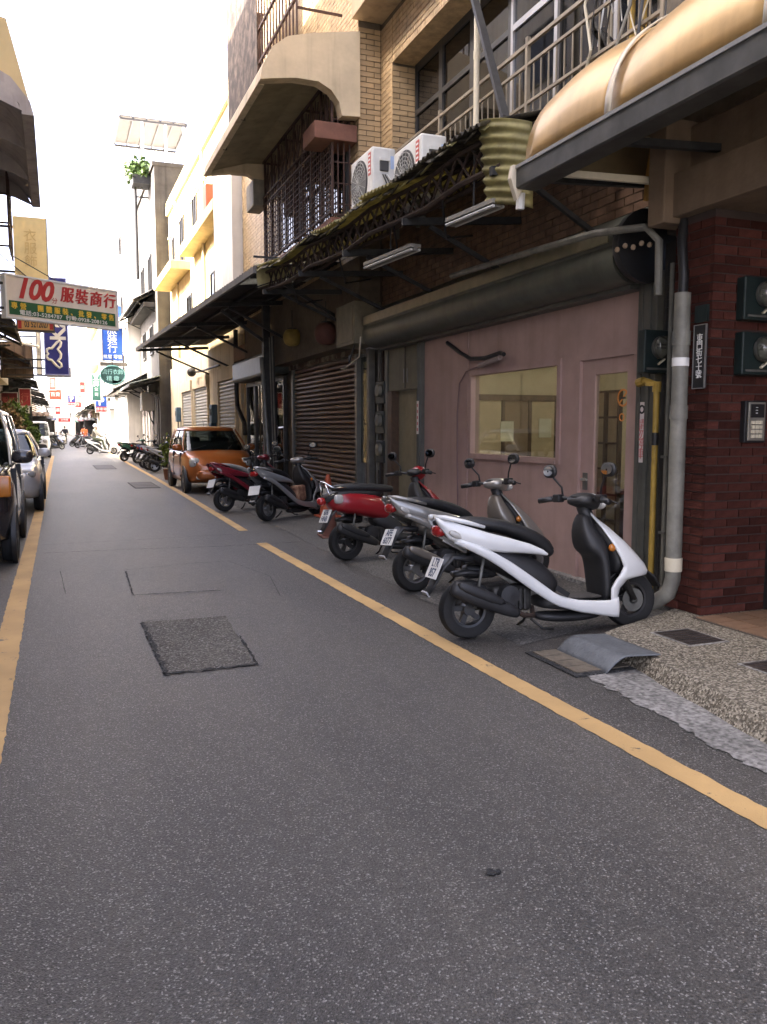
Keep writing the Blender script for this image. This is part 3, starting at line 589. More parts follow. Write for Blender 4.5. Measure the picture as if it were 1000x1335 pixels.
# ================================================================ TILED HOUSE above and beyond the shop
T0 = Vector((5, 12, 0))
th_ = empty('tiled_house', tuple(T0), 0, 'tan tiled house with recessed balcony windows and a curved concrete visor', 'building')
def tp(mb, name, mat, parent=None, **k): return sh(mb, T0).build(name, mat, parent or th_, **k)
core = tp(MB().box(4.62, 4.95, 5.05, 11.84, 3.0, 4.40).box(4.62, 4.98, 11.4, 11.84, 4.40, 7.3).box(4.62, 11, 5.05, 11.42, 6.62, 7.3)
          .box(4.27, 4.6, 11.86, 20.0, 2.75, 11.2).box(4.17, 4.5, 5.1, 11.84, 7.62, 11.2).box(4.6, 11, 5.1, 20, 11.0, 11.2).box(4.6, 11, 19.8, 20, 0, 11.0)
          .box(4.7, 11, 10.32, 10.5, 0, 3.0).box(4.62, 4.9, 16.9, 17.1, 0, 2.75).box(4.64, 11, 11.88, 12.0, 2.75, 11.0), 'wall_core', mortar)
tp(MB().box(4.15, 11, 5.1, 11.84, 7.3, 7.62), 'floor_slab', plaster, bevel=.01)
wA = tp(MB().box(4.965, 4.985, 11.38, 11.402, 4.4, 6.6), 'return_wall', mortar)
tiles(wA, tan_tile, Vector((4.6, 11.4, 0)) - T0, (1, 0, 0), .37, 4.4, 6.6, (0, -1, 0))
tiles(wA, tan_tile, Vector((4.62, 11.41, 0)) - T0, (0, 1, 0), .44, 4.3, 7.28, (-1, 0, 0))
tiles(wA, tan_tile, Vector((4.26, 11.86, 0)) - T0, (1, 0, 0), .345, 4.3, 7.28, (0, -1, 0))
tiles(th_, tan_tiles_all, Vector((4.27, 11.87, 0)) - T0, (0, 1, 0), 8.1, 4.0, 11.1, (-1, 0, 0), single=False)
tiles(th_, tan_tiles_all, Vector((4.17, 5.1, 0)) - T0, (0, 1, 0), 6.7, 7.65, 11.1, (-1, 0, 0), single=False)
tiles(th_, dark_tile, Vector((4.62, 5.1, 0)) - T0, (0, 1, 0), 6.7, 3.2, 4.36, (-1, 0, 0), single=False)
tp(MB().box(4.6, 4.98, 5.1, 11.39, 6.6, 6.618), 'soffit', tan_tiles_all)
tiles(th_, tan_tiles_all, Vector((4.62, 5.1, 0)) - T0, (0, 1, 0), 6.3, 6.63, 7.29, (-1, 0, 0), single=False)
# tall balcony glazing, recessed
frame_m = M('dark_alu_frame', (0.05, 0.048, 0.045), .45, .4); light_fr = M('bright_alu_frame', (0.4, 0.4, 0.4), .35, .7)
ys = [5.78, 6.75, 7.7, 8.65, 9.6, 10.5, 11.36]
for i in range(6):
    a, b = ys[i], ys[i + 1]; fm = light_fr if i in (0, 2) else frame_m
    w = tp(MB().box(4.94, 5.0, a, a + .06, 4.42, 6.6).box(4.94, 5.0, b - .05, b, 4.42, 6.6).box(4.942, 5.0, a + .06, b - .05, 6.5, 6.6).box(4.942, 5.0, a + .06, b - .05, 5.9, 5.97).box(4.942, 5.0, a + .06, b - .05, 4.42, 4.52), 'window', fm)
    for z0, z1 in ((4.52, 5.9), (5.97, 6.5)): tp(MB().box(4.966, 4.974, a + .06, b - .05, z0, z1), 'pane', pane_dark, w)
tp(MB().box(5.35, 5.4, 5.6, 11.4, 4.3, 6.6), 'curtain', M('dim_curtain', (.10, .085, .06), .9, var=.4, scale=5))
tp(MB().box(4.98, 11, 5.6, 11.4, 4.32, 4.4), 'floor', mortar)
# railing
rl = empty('balcony_railing', (4.42, 8.4, 4.35), 0, 'pale steel balcony railing with thin balusters before the dark windows', 'railing')
pale_steel = M('pale_rail', (0.27, 0.23, 0.17), .5, .4, var=.15, streak=.4)
for z, w in ((.83, .034), (.64, .028), (.28, .028), (.06, .028)): MB().bar((0, -3.0, z), (0, 3.0, z), w).build('rail', pale_steel, rl)
bal = MB().box(-.006, .006, -.006, .006, 0, .64).mesh('baluster'); bal.materials.append(pale_steel)
for k in range(46): inst(bal, 'baluster', rl, (0, -2.95 + k * .131, 0))
for y in (-2.98, -1.0, 1.0, 2.98): MB().box(-.02, .02, y - .02, y + .02, -.05, .9).build('post', pale_steel, rl)
r = put('pvc_pole', (4.34, 8.32, 4.2), 'pale upright pvc pipe standing at the balcony railing', 'pipe'); MB().tube([(0, 0, 0), (0, 0, 3.1)], .032, 10).build('pipe', cream_pl, r, smooth='auto'); MB().tube([(0, 0, 1.2), (0, 0, 1.28)], .037, 10).build('coupling', cream_pl, r, smooth='auto')
r = put('steel_strut', (4.05, 7.75, 4.2), 'dark diagonal steel strut holding the awning from above', 'strut'); a_ = onx(660, 158, 4.05); b_ = onx(615, -15, 4.25); o_ = Vector((4.05, 7.75, 4.2)); MB().bar(a_ - o_, b_ - o_, .07, .05).build('bar', steel_dark, r); MB().box(-.08, .08, -.08, .08, -.03, .02).xf(Matrix.Translation(a_ - o_)).build('foot_plate', steel_dark, r)
# tangle of cables at the corner
r = put('cable_bundle', (4.45, 5.9, 4.3), 'tangle of grey and black telephone cables hanging at the railing end', 'cables')
rn = random.Random(11)
for k in range(20):
    x0, y0 = rn.uniform(-.12, .08), rn.uniform(-.42, .5); z = rn.uniform(2.4, 3.0); pts = [(x0, y0, z)]
    for j in range(7): z -= rn.uniform(.25, .42); pts.append((x0 + rn.uniform(-.07, .07), y0 + rn.uniform(-.1, .1) + .04 * j * rn.uniform(-1, 1), z))
    MB().tube(pts, rn.choice([.006, .008, .013]), 5).build('cable', rn.choice([black_pl, black_pl, grey_pvc, alu, cream_pl]), r, smooth='auto')
for y in (-.15, .0, .3): MB().tube([(.05, y, -.1), (.05, y, 2.9)], .022, 8).build('conduit', rn.choice([cream_pl, yel, grey_pvc]), r, smooth='auto')

# curved concrete visor
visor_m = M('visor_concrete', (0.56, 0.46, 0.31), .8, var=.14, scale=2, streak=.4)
out = [(2.80, 6.27), (2.83, 6.45), (2.98, 6.73), (3.2, 6.90), (3.55, 7.0), (4.268, 7.14)]
inn = [(4.268, 5.96), (3.99, 5.94), (3.95, 6.12), (3.83, 6.27), (3.64, 6.36), (3.3, 6.36), (2.95, 6.30)]
tp(MB().prism(out + inn, 'Y', 11.8, 12.0), 'visor_end', visor_m); tp(MB().prism(out + inn, 'Y', 16.45, 16.62), 'visor_end', visor_m)
slab = [(2.80, 6.27), (2.83, 6.45), (2.98, 6.73), (3.2, 6.90), (3.55, 7.0), (4.268, 7.14), (4.268, 7.0), (3.6, 6.88), (3.25, 6.78), (3.05, 6.62), (2.92, 6.40), (2.9, 6.27)]
vs_ = tp(MB().prism(slab, 'Y', 12.0, 16.45), 'visor', visor_m)
for y in (13.4, 14.9): tp(MB().box(2.86, 2.93, y, y + .012, 6.262, 6.4), 'joint', mortar, vs_)
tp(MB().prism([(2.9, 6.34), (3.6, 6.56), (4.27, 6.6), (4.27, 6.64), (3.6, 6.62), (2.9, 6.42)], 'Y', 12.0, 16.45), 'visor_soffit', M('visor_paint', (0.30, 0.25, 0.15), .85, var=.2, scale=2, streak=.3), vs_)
# barred bay window
cage = empty('window_cage', (4.1, 14.1, 4.6), 0, 'rusty brown burglar bar cage under the curved visor', 'window cage')
bar_m = M('brown_bars', (0.07, 0.038, 0.028), .7, .3, var=.3)
xa = -.2
for z in (0.05, 1.15, 1.3, 1.95): MB().bar((xa, -2.1, z), (xa, 2.2, z), .035).build('rail', bar_m, cage)
for k in range(12): MB().bar((xa, -2.1, .12 + k * .09), (xa, 2.2, .12 + k * .09), .014).build('thin_rail', bar_m, cage)
for k in range(34): MB().bar((xa, -2.1 + k * .13, 0), (xa, -2.1 + k * .13, 1.95 if k % 4 == 0 else 1.3), .035 if k % 4 == 0 else .016).build('bar', bar_m, cage)
for k in range(8):
    y = -1.83 + k * .53
    for a in (35, 65, 90, 115, 145): MB().bar((xa, y, 1.32), (xa, y + .3 * math.cos(R(a)), 1.32 + .55 * math.sin(R(a))), .016).build('fan_bar', bar_m, cage)
for k in range(4):
    for z in (.0, 1.95): MB().bar((xa, -2.1 + k * 1.43, z), (.16, -2.1 + k * 1.43, z), .03).build('bracket', bar_m, cage)
for k in range(4): MB().bar((xa + .09 * k, -2.1, 0), (xa + .09 * k, -2.1, 1.95), .02).build('bar', bar_m, cage)
for k in range(6): MB().bar((xa, -2.1, .15 + k * .3), (.15, -2.1, .15 + k * .3), .016).build('thin_rail', bar_m, cage)
MB().box(xa - .03, .16, -2.15, 2.25, -.12, -.05).build('sill', M('sill_red', (.17, .075, .05), .8, var=.2), cage)
for k in range(3):
    w = tp(MB().box(4.23, 4.262, 12.3 + k * 1.3, 13.55 + k * 1.3, 4.7, 6.3), 'bay_window', frame_m); tp(MB().box(4.222, 4.23, 12.36 + k * 1.3, 12.9 + k * 1.3, 4.76, 6.24).box(4.222, 4.23, 12.95 + k * 1.3, 13.49 + k * 1.3, 4.76, 6.24), 'pane', pane_dark, w)
tp(MB().box(3.6, 4.25, 11.88, 12.5, 5.62, 5.86), 'bay_hood', M('sill_red', (.17, .075, .05)), bevel=.01)
tp(MB().box(3.7, 3.98, 16.3, 16.95, 5.75, 6.25), 'air_unit_case', M('old_ac', (.23, .21, .17), .7, var=.2, streak=.5), bevel=.02)
# upper cage with a dark screen
uc = empty('screened_cage', (3.7, 15, 7.2), 0, 'dark screened burglar cage on the storey above the visor', 'window cage')
for z in (0, .55, 1.1, 1.7, 2.6): MB().bar((-.2, -2.6, z), (-.2, 2.4, z), .04).build('rail', bar_m, uc)
for k in range(26): MB().bar((-.2, -2.6 + k * .2, 0), (-.2, -2.6 + k * .2, 2.6), .022).build('bar', bar_m, uc)
for k in range(4):
    for z in (0, 2.6): MB().bar((-.2, -2.6 + k * 1.66, z), (.56, -2.6 + k * 1.66, z), .04).build('bracket', bar_m, uc)
scrn = M('reed_screen', (0.075, 0.05, 0.04), .9, var=.5, scale=4, col2=(.2, .15, .11), thr=(.45, .8), streak=.6)
for k in range(14): MB().box(-.24, -.225, -.2 + k * .186, -.2 + k * .186 + .18, -.05, 2.62).build('screen_slat', scrn, uc)
MB().box(-.22, .5, 2.38, 2.42, -.05, 2.6).build('end_screen', scrn, uc)
for k in range(5): MB().bar((-.2, -2.6, .4 + k * .5), (.5, -2.6, .4 + k * .5), .03).build('rail', bar_m, uc)

# air conditioners
acw = M('ac_white', (0.60, 0.60, 0.57), .45, var=.08, scale=5, streak=.35)
def ac(x, y, z, label, L=.82):
    r = empty('air_conditioner', (x, y, z), 0, label, 'air conditioner')
    b = MB().box(-.16, .16, -L / 2, L / 2, .06, .76).build('casing', acw, r, bevel=.025)
    MB().lathe([(.001, -.163), (.27, -.163), (.285, -.172), (.30, -.17), (.30, -.155)], 'X', (0, .06, .40), 28).build('fan_shroud', M('fan_dark', (.05, .05, .05), .6), r, smooth='auto')
    g_ = MB()
    for q in range(6): g_.lathe([(.04 + q * .045, -.178), (.052 + q * .045, -.178), (.052 + q * .045, -.183), (.04 + q * .045, -.183)], 'X', (0, .06, .40), 24, True)
    for q in range(8): a = math.pi * q / 8; g_.bar((-.186, .06 - .29 * math.cos(a), .4 - .29 * math.sin(a)), (-.186, .06 + .29 * math.cos(a), .4 + .29 * math.sin(a)), .008, .006, (1, 0, 0))
    g_.build('fan_grille', M('grille_grey', (.3, .3, .28), .5), r)
    MB().box(-.165, -.16, -L / 2 + .05, -L / 2 + .14, .42, .70).build('red_label', M('label_red', (.45, .08, .06), .5), r)
    for q in range(5): MB().box(-.167, -.165, -L / 2 + .065, -L / 2 + .125, .45 + q * .05, .47 + q * .05).build('label_mark', white_pl, r)
    MB().box(-.06, .06, -L / 2 - .02, -L / 2 + .01, .46, .60).build('handle_recess', M('fan_dark', (.05, .05, .05)), r, bevel=.01); MB().box(-.065, .065, -L / 2 - .03, -L / 2, .585, .62).build('handle', acw, r)
    MB().box(.09, .14, -L / 2 - .003, -L / 2, .5, .66).build('blue_label', M('label_blue', (.35, .45, .65), .5), r)
    for q in range(3): MB().tube([(-.02 + q * .03, -L / 2 - .01, .42), (.0 + q * .04, -L / 2 - .05, .34), (.06 + q * .04, -L / 2 - .04, .22), (.14, -L / 2 - .02, .12)], .008, 6).build('pipe', [black_pl, black_pl, white_pl][q], r, smooth='auto')
    for q in (-.28, .28): MB().box(-.2, .2, q - .03, q + .03, 0, .06).build('foot', steel_grey, r)
    MB().bar((-.15, -L / 2 + .1, -.25), (-.15, -L / 2 + .1, 0), .04).build('leg', steel_grey, r); MB().bar((-.15, L / 2 - .1, -.25), (-.15, L / 2 - .1, 0), .04).build('leg', steel_grey, r)
    return r
ac(4.01, 10.61, 4.26, 'white air conditioner outdoor unit standing on the awning, beside the barred window'); ac(4.06, 9.2, 3.98, 'white air conditioner outdoor unit on the awning, below the balcony railing')

# ---------------------------------------------------------------- rusty corrugated awning over the shop
fib = translucent('yellow_fibreglass', (0.33, 0.29, 0.12), .45)
rustsheet = M('rusted_sheet', (0.045, 0.036, 0.026), .9, .1, var=.5, scale=6, col2=(.13, .11, .06), thr=(.45, .75))
A0 = Vector((4.0, 9, 3.5))
aw = empty('rusty_awning', tuple(A0), 0, 'old rusty lattice awning with yellow corrugated sheets above the pink shop', 'awning')
def edge(y): t = (y - 5.9) / 6.9; return 3.36 - .36 * t, 3.86 - .02 * t + .03 * math.sin(y * 3.1)
def corr(y0, y1, du, dz, amp=.018, wl=.09, over=0.0):
    n = max(6, int((y1 - y0) / wl * 6))
    def fn(u, v):
        y = y0 + (y1 - y0) * u; ex, ez = edge(y); x = ex - over + (4.6 - ex + over) * v; z = ez + (4.27 - ez) * v + dz + amp * math.sin(2 * math.pi * y / wl); return Vector((x, y, z)) - A0
    return MB().grid(fn, n, 6)
yy = 6.15; k = 0; rn = random.Random(5)
while yy < 12.7:
    w = min(.82, 12.75 - yy); corr(yy, yy + w + .06, 0, .012 * (k % 2) + rn.uniform(0, .03), over=rn.uniform(0, .12)).build('sheet', rustsheet if k in (0, 1, 5) else fib, aw, smooth=True, solid=.004); yy += w; k += 1
for (dx, zt, hh) in ((.06, -.06, .26), (.5, -.02, .24)):
    y = 6.1
    def ch(y, f): ex, ez = edge(y); t = dx / (4.6 - ex); return Vector((ex + dx, y, ez + (4.27 - ez) * t + zt - f * hh)) - A0
    MB().tube([ch(6.1 + q * .66, 0) for q in range(11)], .022, 6).build('top_chord', rust, aw); MB().tube([ch(6.1 + q * .66, 1) for q in range(11)], .026, 6).build('bottom_chord', rust, aw)
    while y < 12.5:
        MB().bar(ch(y, 0), ch(y + .24, 1), .022, .012).build('lattice_bar', rust, aw); MB().bar(ch(y, 1), ch(y + .24, 0), .022, .012).build('lattice_bar', rust, aw); y += .24
for y in (6.15, 7.8, 9.4, 11.0, 12.7):
    ex, ez = edge(y); MB().bar(Vector((ex, y, ez - .34)) - A0, Vector((4.6, y, 3.62)) - A0, .05, .07).build('arm', steel_dark, aw); MB().bar(Vector((ex + .3, y, ez - .36)) - A0, Vector((4.58, y, 3.0)) - A0, .04, .04).build('brace', steel_dark, aw)
for y in (7.2, 8.3, 9.9, 11.8):
    ex, ez = edge(y); MB().tube([Vector((ex + .1, y, ez - .1)) - A0, Vector((ex + .4, y + .5, ez - .5)) - A0, Vector((ex + .9, y + .9, ez - .35)) - A0], .012, 5).build('hanging_cable', black_pl, aw)
# ragged edge flaps
for q in range(40):
    y = 6.15 + q * .163; ex, ez = edge(y); w = rn.uniform(.08, .17); MB().box(-.006, .006, 0, w, -rn.uniform(.03, .1), .02).xf(Matrix.Translation(Vector((ex - rn.uniform(.02, .06), y, ez + .0)) - A0) @ Matrix.Rotation(rn.uniform(-.3, .3), 4, 'X') @ Matrix.Rotation(R(50), 4, 'Y')).build('edge_flap', rustsheet if q % 3 else fib, aw)
# near end: curved yellow corrugated cheek
def cheek(u, v):
    a = R(5 + 70 * v); rr = .014 * math.sin(2 * math.pi * u * 8); bx, by = 3.68, 6.32; ra = .30 + .08 * u + rr
    return Vector((bx - ra * math.cos(a), by - .42 * (1 + rr) * math.sin(a), 3.30 + .66 * u - .10 * v)) - A0
MB().grid(cheek, 96, 14).build('end_sheet', fib, aw, smooth=True, solid=.004)
for (p0, p1, t_) in [((480, 345), (542, 320), 'white fluorescent batten lamp under the awning near the distribution box'), ((588, 288), (650, 262), 'white fluorescent batten lamp under the awning near the gold canopy')]:
    a = onz(*p0, 3.3); b = onz(*p1, 3.3); c = (a + b) / 2; r = put('batten_lamp', tuple(c), t_, 'lamp')
    MB().bar(a - c, b - c, .12, .035).build('reflector', M('batten_white', (.2, .19, .165), .5, var=.1, streak=.4), r); MB().bar(a - c + Vector((0, 0, -.03)), b - c + Vector((0, 0, -.03)), .045, .04).build('housing', M('batten_white', (.2, .19, .165)), r)
    for s in (-.045, .045): MB().tube([a - c + Vector((s, 0, -.04)), b - c + Vector((s, 0, -.04))], .014, 6).build('tube', M('unlit_tube', (.5, .5, .47), .3), r)
    MB().bar(c - c, Vector((.0, .0, .5)), .012).build('hanger', steel_dark, r)

# ---------------------------------------------------------------- gold canopy
gold = M('gold_panel', (0.46, 0.30, 0.125), .36, .7, var=.14, scale=2.5, streak=.2, coat=.15)
G0 = Vector((3.4, 3.5, 3.4))
gc = empty('gold_canopy', tuple(G0), 0, 'rounded gold panel canopy with pale seams and a dark gutter', 'canopy')
def arc(t):  # outer edge up to the wall
    a = R(90) * t; return 3.40 + 1.22 * (1 - math.cos(a)) ** 1.0, 3.44 + .86 * math.sin(a) ** .9
bays = [(-1.0, .8), (.8, 2.2), (2.2, 3.36), (3.36, 4.66), (4.66, 5.70)]
for a, b in bays:
    def gp(u, v, a=a, b=b):
        x, z = arc(v); y = a + (b - a) * u; bul = .035 * math.sin(math.pi * u) * math.sin(math.pi * v); return Vector((x - bul, y, z + bul)) - G0
    MB().grid(gp, 10, 14).build('panel', gold, gc, smooth=True, solid=.006)
    def sm(u, v, b=b): x, z = arc(v); return Vector((x - .02, b - .03 + .06 * u, z + .022)) - G0
    if b < 5.5: MB().grid(sm, 1, 14).build('seam', M('seam_white', (.55, .48, .36), .4, var=.1), gc, smooth=True, solid=.012)
def endp(u, v): x, z = arc(v); return Vector((x + (4.62 - x) * u, 5.70, z - (z - 3.42) * u * .0)) - G0
MB().grid(endp, 6, 12).build('end_panel', M('gold_dark', (.2, .15, .08), .6), gc)
gut = M('gutter_metal', (0.075, 0.075, 0.07), .5, .4, var=.25, streak=.3)
MB().prism([(3.37, 3.44), (3.345, 3.44), (3.345, 3.29), (3.36, 3.28), (3.52, 3.28), (3.53, 3.30), (3.53, 3.36), (3.42, 3.36)], 'Y', -1, 5.74).xf(Matrix.Translation(-G0)).build('gutter', gut, gc)
MB().box(3.335, 3.35, -1, 5.74, 3.425, 3.45).xf(Matrix.Translation(-G0)).build('gutter_lip', alu, gc)
MB().prism([(3.32, 3.46), (3.30, 3.36), (3.36, 3.2), (3.42, 3.3), (3.42, 3.46)], 'Y', 5.745, 5.80).xf(Matrix.Translation(-G0)).build('gutter_cap', M('cap_cream', (.5, .44, .33), .5), gc, bevel=.008)
MB().tube([(3.44, 5.83, 3.28), (3.44, 5.84, 3.16)], .035, 8).xf(Matrix.Translation(-G0)).build('spout', white_pl, gc, smooth='auto')
for y in (.8, 2.2, 3.4, 4.7, 5.6):
    MB().bar((3.5, y, 3.33), (4.6, y, 3.4), .05).xf(Matrix.Translation(-G0)).build('arm', steel_dark, gc); MB().tube([Vector((arc(t / 8)[0] + .04, y, arc(t / 8)[1] - .03)) for t in range(9)], .02, 6).xf(Matrix.Translation(-G0)).build('rib', steel_dark, gc)
MB().bar((3.45, 5.5, 3.35), (4.55, 5.15, 3.28), .03, .05).xf(Matrix.Translation(-G0)).build('arm', cream_pl, gc)
r = put('bent_conduit', (4.3, 5.5, 2.9), 'grey bent conduit running under the gold canopy to the pier', 'pipe')
MB().tube([(-.2, 2.9, .22), (-.2, 1.2, .16), (-.25, .2, .1), (-.12, -.25, .06), (-.05, -.32, -.05), (-.05, -.33, -.45)], .03, 8).build('pipe', grey_pvc, r, smooth='auto')
MB().tube([(.1, -.1, .9), (.0, -.15, .5), (.02, -.1, .3)], .045, 8).build('yellow_sleeve', M('orange_sleeve', (.3, .16, .03), .6), r, smooth='auto')
for k in range(6): MB().ball((-.15 + k * .03, .05 - k * .06, -.05 + .02 * (k % 2)), .022, n=6, m=4).build('connector', M('conn', (.3, .22, .15)), r)

# ---------------------------------------------------------------- narrow panel door, meter bay and brown roller shutter
pd = put('panel_door', (4.62, 10.9, 0), 'khaki double panel doorway between the pink wall and the meter bay', 'door')
khaki = M('khaki_panel', (0.135, 0.125, 0.085), .6, var=.15, streak=.35); pale_k = M('pale_khaki', (0.26, 0.235, 0.16), .6, var=.12, streak=.3)
MB().box(0, .08, -.56, .66, 2.0, 2.72).build('upper_panel', khaki, pd, bevel=.008); MB().box(.1, .14, -.4, .5, 0, 2.0).build('door_leaf', pale_k, pd)
MB().box(-.02, .1, .5, .66, 0, 2.0).build('jamb', wood, pd); MB().box(-.02, .1, -.56, -.5, 0, 2.0).build('jamb', post, pd); MB().box(-.012, 0, .02, .03, 2.02, 2.7).build('seam', black_pl, pd)
for k in range(2): MB().box(-.012, 0, -.06 + k * .12, -.05 + k * .12, 2.1, 2.3).build('pull', alu, pd)
mbay = put('meter_bay', (4.62, 12.25, 0), 'dim glazed bay full of meters and pipes beside the brown shutter', 'meter bay')
MB().box(.12, .16, -.68, .62, 0, 2.7).build('back_board', M('bay_board', (.09, .085, .065), .8, var=.5, scale=4, streak=.5), mbay); MB().box(-.02, .08, -.68, -.6, 0, 2.7).build('jamb', post, mbay); MB().box(-.02, .08, .1, .2, 0, 2.7).build('jamb', steel_grey, mbay)
MB().box(.03, .036, .2, .6, .9, 2.6).build('pane', glass('bay_glass', (.6, .65, .6), .8), mbay)
for z in (2.0, 1.55, 1.1):
    MB().box(0, .12, -.5, -.15, z - .17, z + .17).build('meter_case', M('dark_teal_box', (.025, .045, .045)), mbay, bevel=.01); MB().lathe([(.001, -.06), (.09, -.05), (.1, -.0), (.1, .02)], 'X', (0, -.32, z + .03), 16).build('meter_dial', dialm, mbay, smooth='auto')
for k in range(5): MB().tube([(.04, -.52 + k * .1, 0), (.03 + .02 * (k % 2), -.52 + k * .1, 1.0), (.06, -.5 + k * .09, 2.65)], .014, 6).build('pipe', [black_pl, grey_pvc, rust, black_pl, steel_grey][k], mbay, smooth='auto')
for (y, z, w, h) in [(.28, 2.0, .25, .4), (.3, 1.45, .22, .35), (-.05, .8, .16, .3)]: MB().box(.1, .12, y, y + w, z, z + h).build('notice', M('bay_paper', (.25, .24, .19), .8, var=.2), mbay)
rs = put('roller_shutter', (4.62, 14.9, 0), 'closed brown ribbed roller shutter with a rusty pale lintel', 'roller shutter')
slat_m = M('brown_slat', (0.135, 0.085, 0.058), .45, .35, var=.18, scale=4, streak=.35)
sp_ = [(.04, 0), (.0, .012), (-.018, .03), (-.018, .055), (0, .074), (.04, .086)]
sme = MB().prism(sp_, 'Y', -1.9, 1.95).mesh('slat'); sme.materials.append(slat_m)
for k in range(30): inst(sme, 'slat', rs, (.03, 0, .06 + k * .0865))
MB().box(-.03, .1, -2.0, -1.9, 0, 2.72).build('guide', steel_grey, rs); MB().box(-.03, .1, 1.95, 2.07, 0, 2.72).build('guide', post, rs); MB().box(-.03, .08, -1.9, 1.95, 0, .06).build('bottom_bar', steel_grey, rs); MB().box(-.02, -.01, -.1, .1, .3, .36).build('lock', steel_grey, rs)
MB().box(-.06, .1, -2.1, 2.15, 2.66, 2.95).build('lintel', M('peeling_paint', (.30, .265, .20), .9, var=.2, scale=3, col2=(.07, .045, .03), thr=(.42, .56)), rs)
# paper lanterns above the shutter
for (p, c, w, t_) in [((381, 440), (.24, .165, .035), .17, 'round yellow lantern hanging above the brown shutter'), ((425, 435), (.10, .035, .025), .19, 'dull red barrel lantern hanging above the brown shutter')]:
    q = onx(*p, 4.15); r = put('lantern', (q.x, q.y, q.z), t_, 'lantern'); lm = M('lantern_' + str(c[0]), c, .7, var=.15)
    rs_ = [(.001, -.95)] + [(math.cos(R(a)) ** (.7) * 1.0 + (.02 if i % 2 else 0), math.sin(R(a)) * .95) for i, a in enumerate(range(-80, 81, 10))] + [(.001, .95)]
    MB().lathe([(a * w, b * w) for a, b in rs_], 'Z', (0, 0, 0), 20).build('shade', lm, r, smooth=True); MB().tube([(0, 0, w * .9), (0, 0, w * .9 + .35)], .008, 5).build('cord', black_pl, r); MB().lathe([(.001, w), (.09, w), (.09, w - .05)], 'Z', (0, 0, 0), 12).build('cap', steel_dark, r)
# ================================================================ STREET BEYOND
tin_dark = M('dark_corrugated', (0.055, 0.05, 0.045), .7, .3, var=.3, scale=3, streak=.4); tin_grey = M('grey_corrugated', (0.14, 0.13, 0.115), .65, .3, var=.3, scale=3, streak=.4)
clear_tin = translucent('skylight_sheet', (.5, .5, .45), .6)
def tin_awning(label, y0, y1, xo0, xo1, zo, xi, zi, mat, lit=None, wl=.18, arms=4, group=None, wall_z=None):
    """corrugated awning: ribs run from the wall to the street edge"""
    o = Vector((xi, (y0 + y1) / 2, zi)); r = empty('tin_awning', tuple(o), 0, label, 'awning', group)
    n = max(2, int((y1 - y0) / .9)); step = (y1 - y0) / n
    for k in range(n):
        a, b = y0 + k * step, y0 + (k + 1) * step + .03
        def fn(u, v, a=a, b=b, k=k):
            y = a + (b - a) * u; xo = xo0 + (xo1 - xo0) * (y - y0) / (y1 - y0); return Vector((xo + (xi - xo) * v, y, zo + (zi - zo) * v + .02 * math.sin(2 * math.pi * y / wl) + .004 * (k % 2))) - o
        MB().grid(fn, max(8, int((b - a) / wl * 6)), 3).build('sheet', clear_tin if lit and k in lit else mat, r, smooth=True, solid=.004)
    xm = lambda y: xo0 + (xo1 - xo0) * (y - y0) / (y1 - y0)
    MB().bar(Vector((xo0, y0, zo - .06)) - o, Vector((xo1, y1, zo - .06)) - o, .05, .1).build('edge_beam', tin_grey, r)
    for t in (.35, .7): MB().bar(Vector((xo0 + (xi - xo0) * t, y0, zo + (zi - zo) * t - .05)) - o, Vector((xo1 + (xi - xo1) * t, y1, zo + (zi - zo) * t - .05)) - o, .05).build('purlin', steel_dark, r)
    for k in range(arms):
        y = y0 + .3 + (y1 - y0 - .6) * k / max(1, arms - 1); s = 1 if xi > xo0 else -1
        MB().bar(Vector((xm(y), y, zo - .1)) - o, Vector((xi, y, zi - .14)) - o, .06, .08).build('arm', steel_dark, r)
        MB().bar(Vector((xm(y) + (xi - xm(y)) * .25, y, zo - .12)) - o, Vector((xi, y, zi - .95)) - o, .05, .05).build('brace', steel_dark, r)
    return r
fe = onz(178, 452, 3.95)
tin_awning('large dark corrugated awning with a skylight sheet over the orange car', 12.75, fe.y, 2.9, fe.x, 3.92, 4.5, 4.1, tin_dark, lit=(1,), arms=5)
r = put('awning_end_board', (3.4, 12.9, 3.8), 'pale yellow board closing the far end of the rusty awning', 'board')
MB().prism([(-.42, -.18), (.1, .02), (.5, .3), (.1, .3), (-.46, .17)], 'Y', 0, .02).build('board', M('pale_yellow_board', (.46, .42, .22), .6, var=.15, streak=.3), r); MB().box(-.48, .5, .02, .05, .28, .31).build('batten', steel_dark, r); MB().bar((-.45, -.005, -.17), (.1, -.005, .03), .02).build('edge_trim', steel_dark, r)
r = put('awning_post', (4.05, 16.9, 0), 'dark square steel post carrying the large awning', 'post'); MB().box(-.07, .07, -.07, .07, 0, 4.0).build('shaft', steel_dark, r); MB().box(-.13, .13, -.13, .13, 0, .02).build('base_plate', steel_dark, r); MB().bar((0, 0, 3.2), (-.9, 0, 3.8), .06).build('brace', steel_dark, r)
r = put('leaning_pipe', (4.0, 16.5, 0), 'leaning grey pipe beside the dark awning post', 'pipe'); MB().tube([(0, 0, 0.01), (-.02, .15, 1.4), (-.05, .4, 2.9)], .045, 8).build('pipe', steel_grey, r, smooth='auto'); MB().tube([(0, .0, .01), (0, .01, .12)], .055, 8).build('foot', steel_dark, r); 
for k in range(6): MB().tube([(.15, .1 * k - .1, 0.01), (.12, .1 * k - .05, 1.6), (.1, .1 * k, 3.3)], .018, 6).build('cable_duct', [black_pl, grey_pvc][k % 2], r)
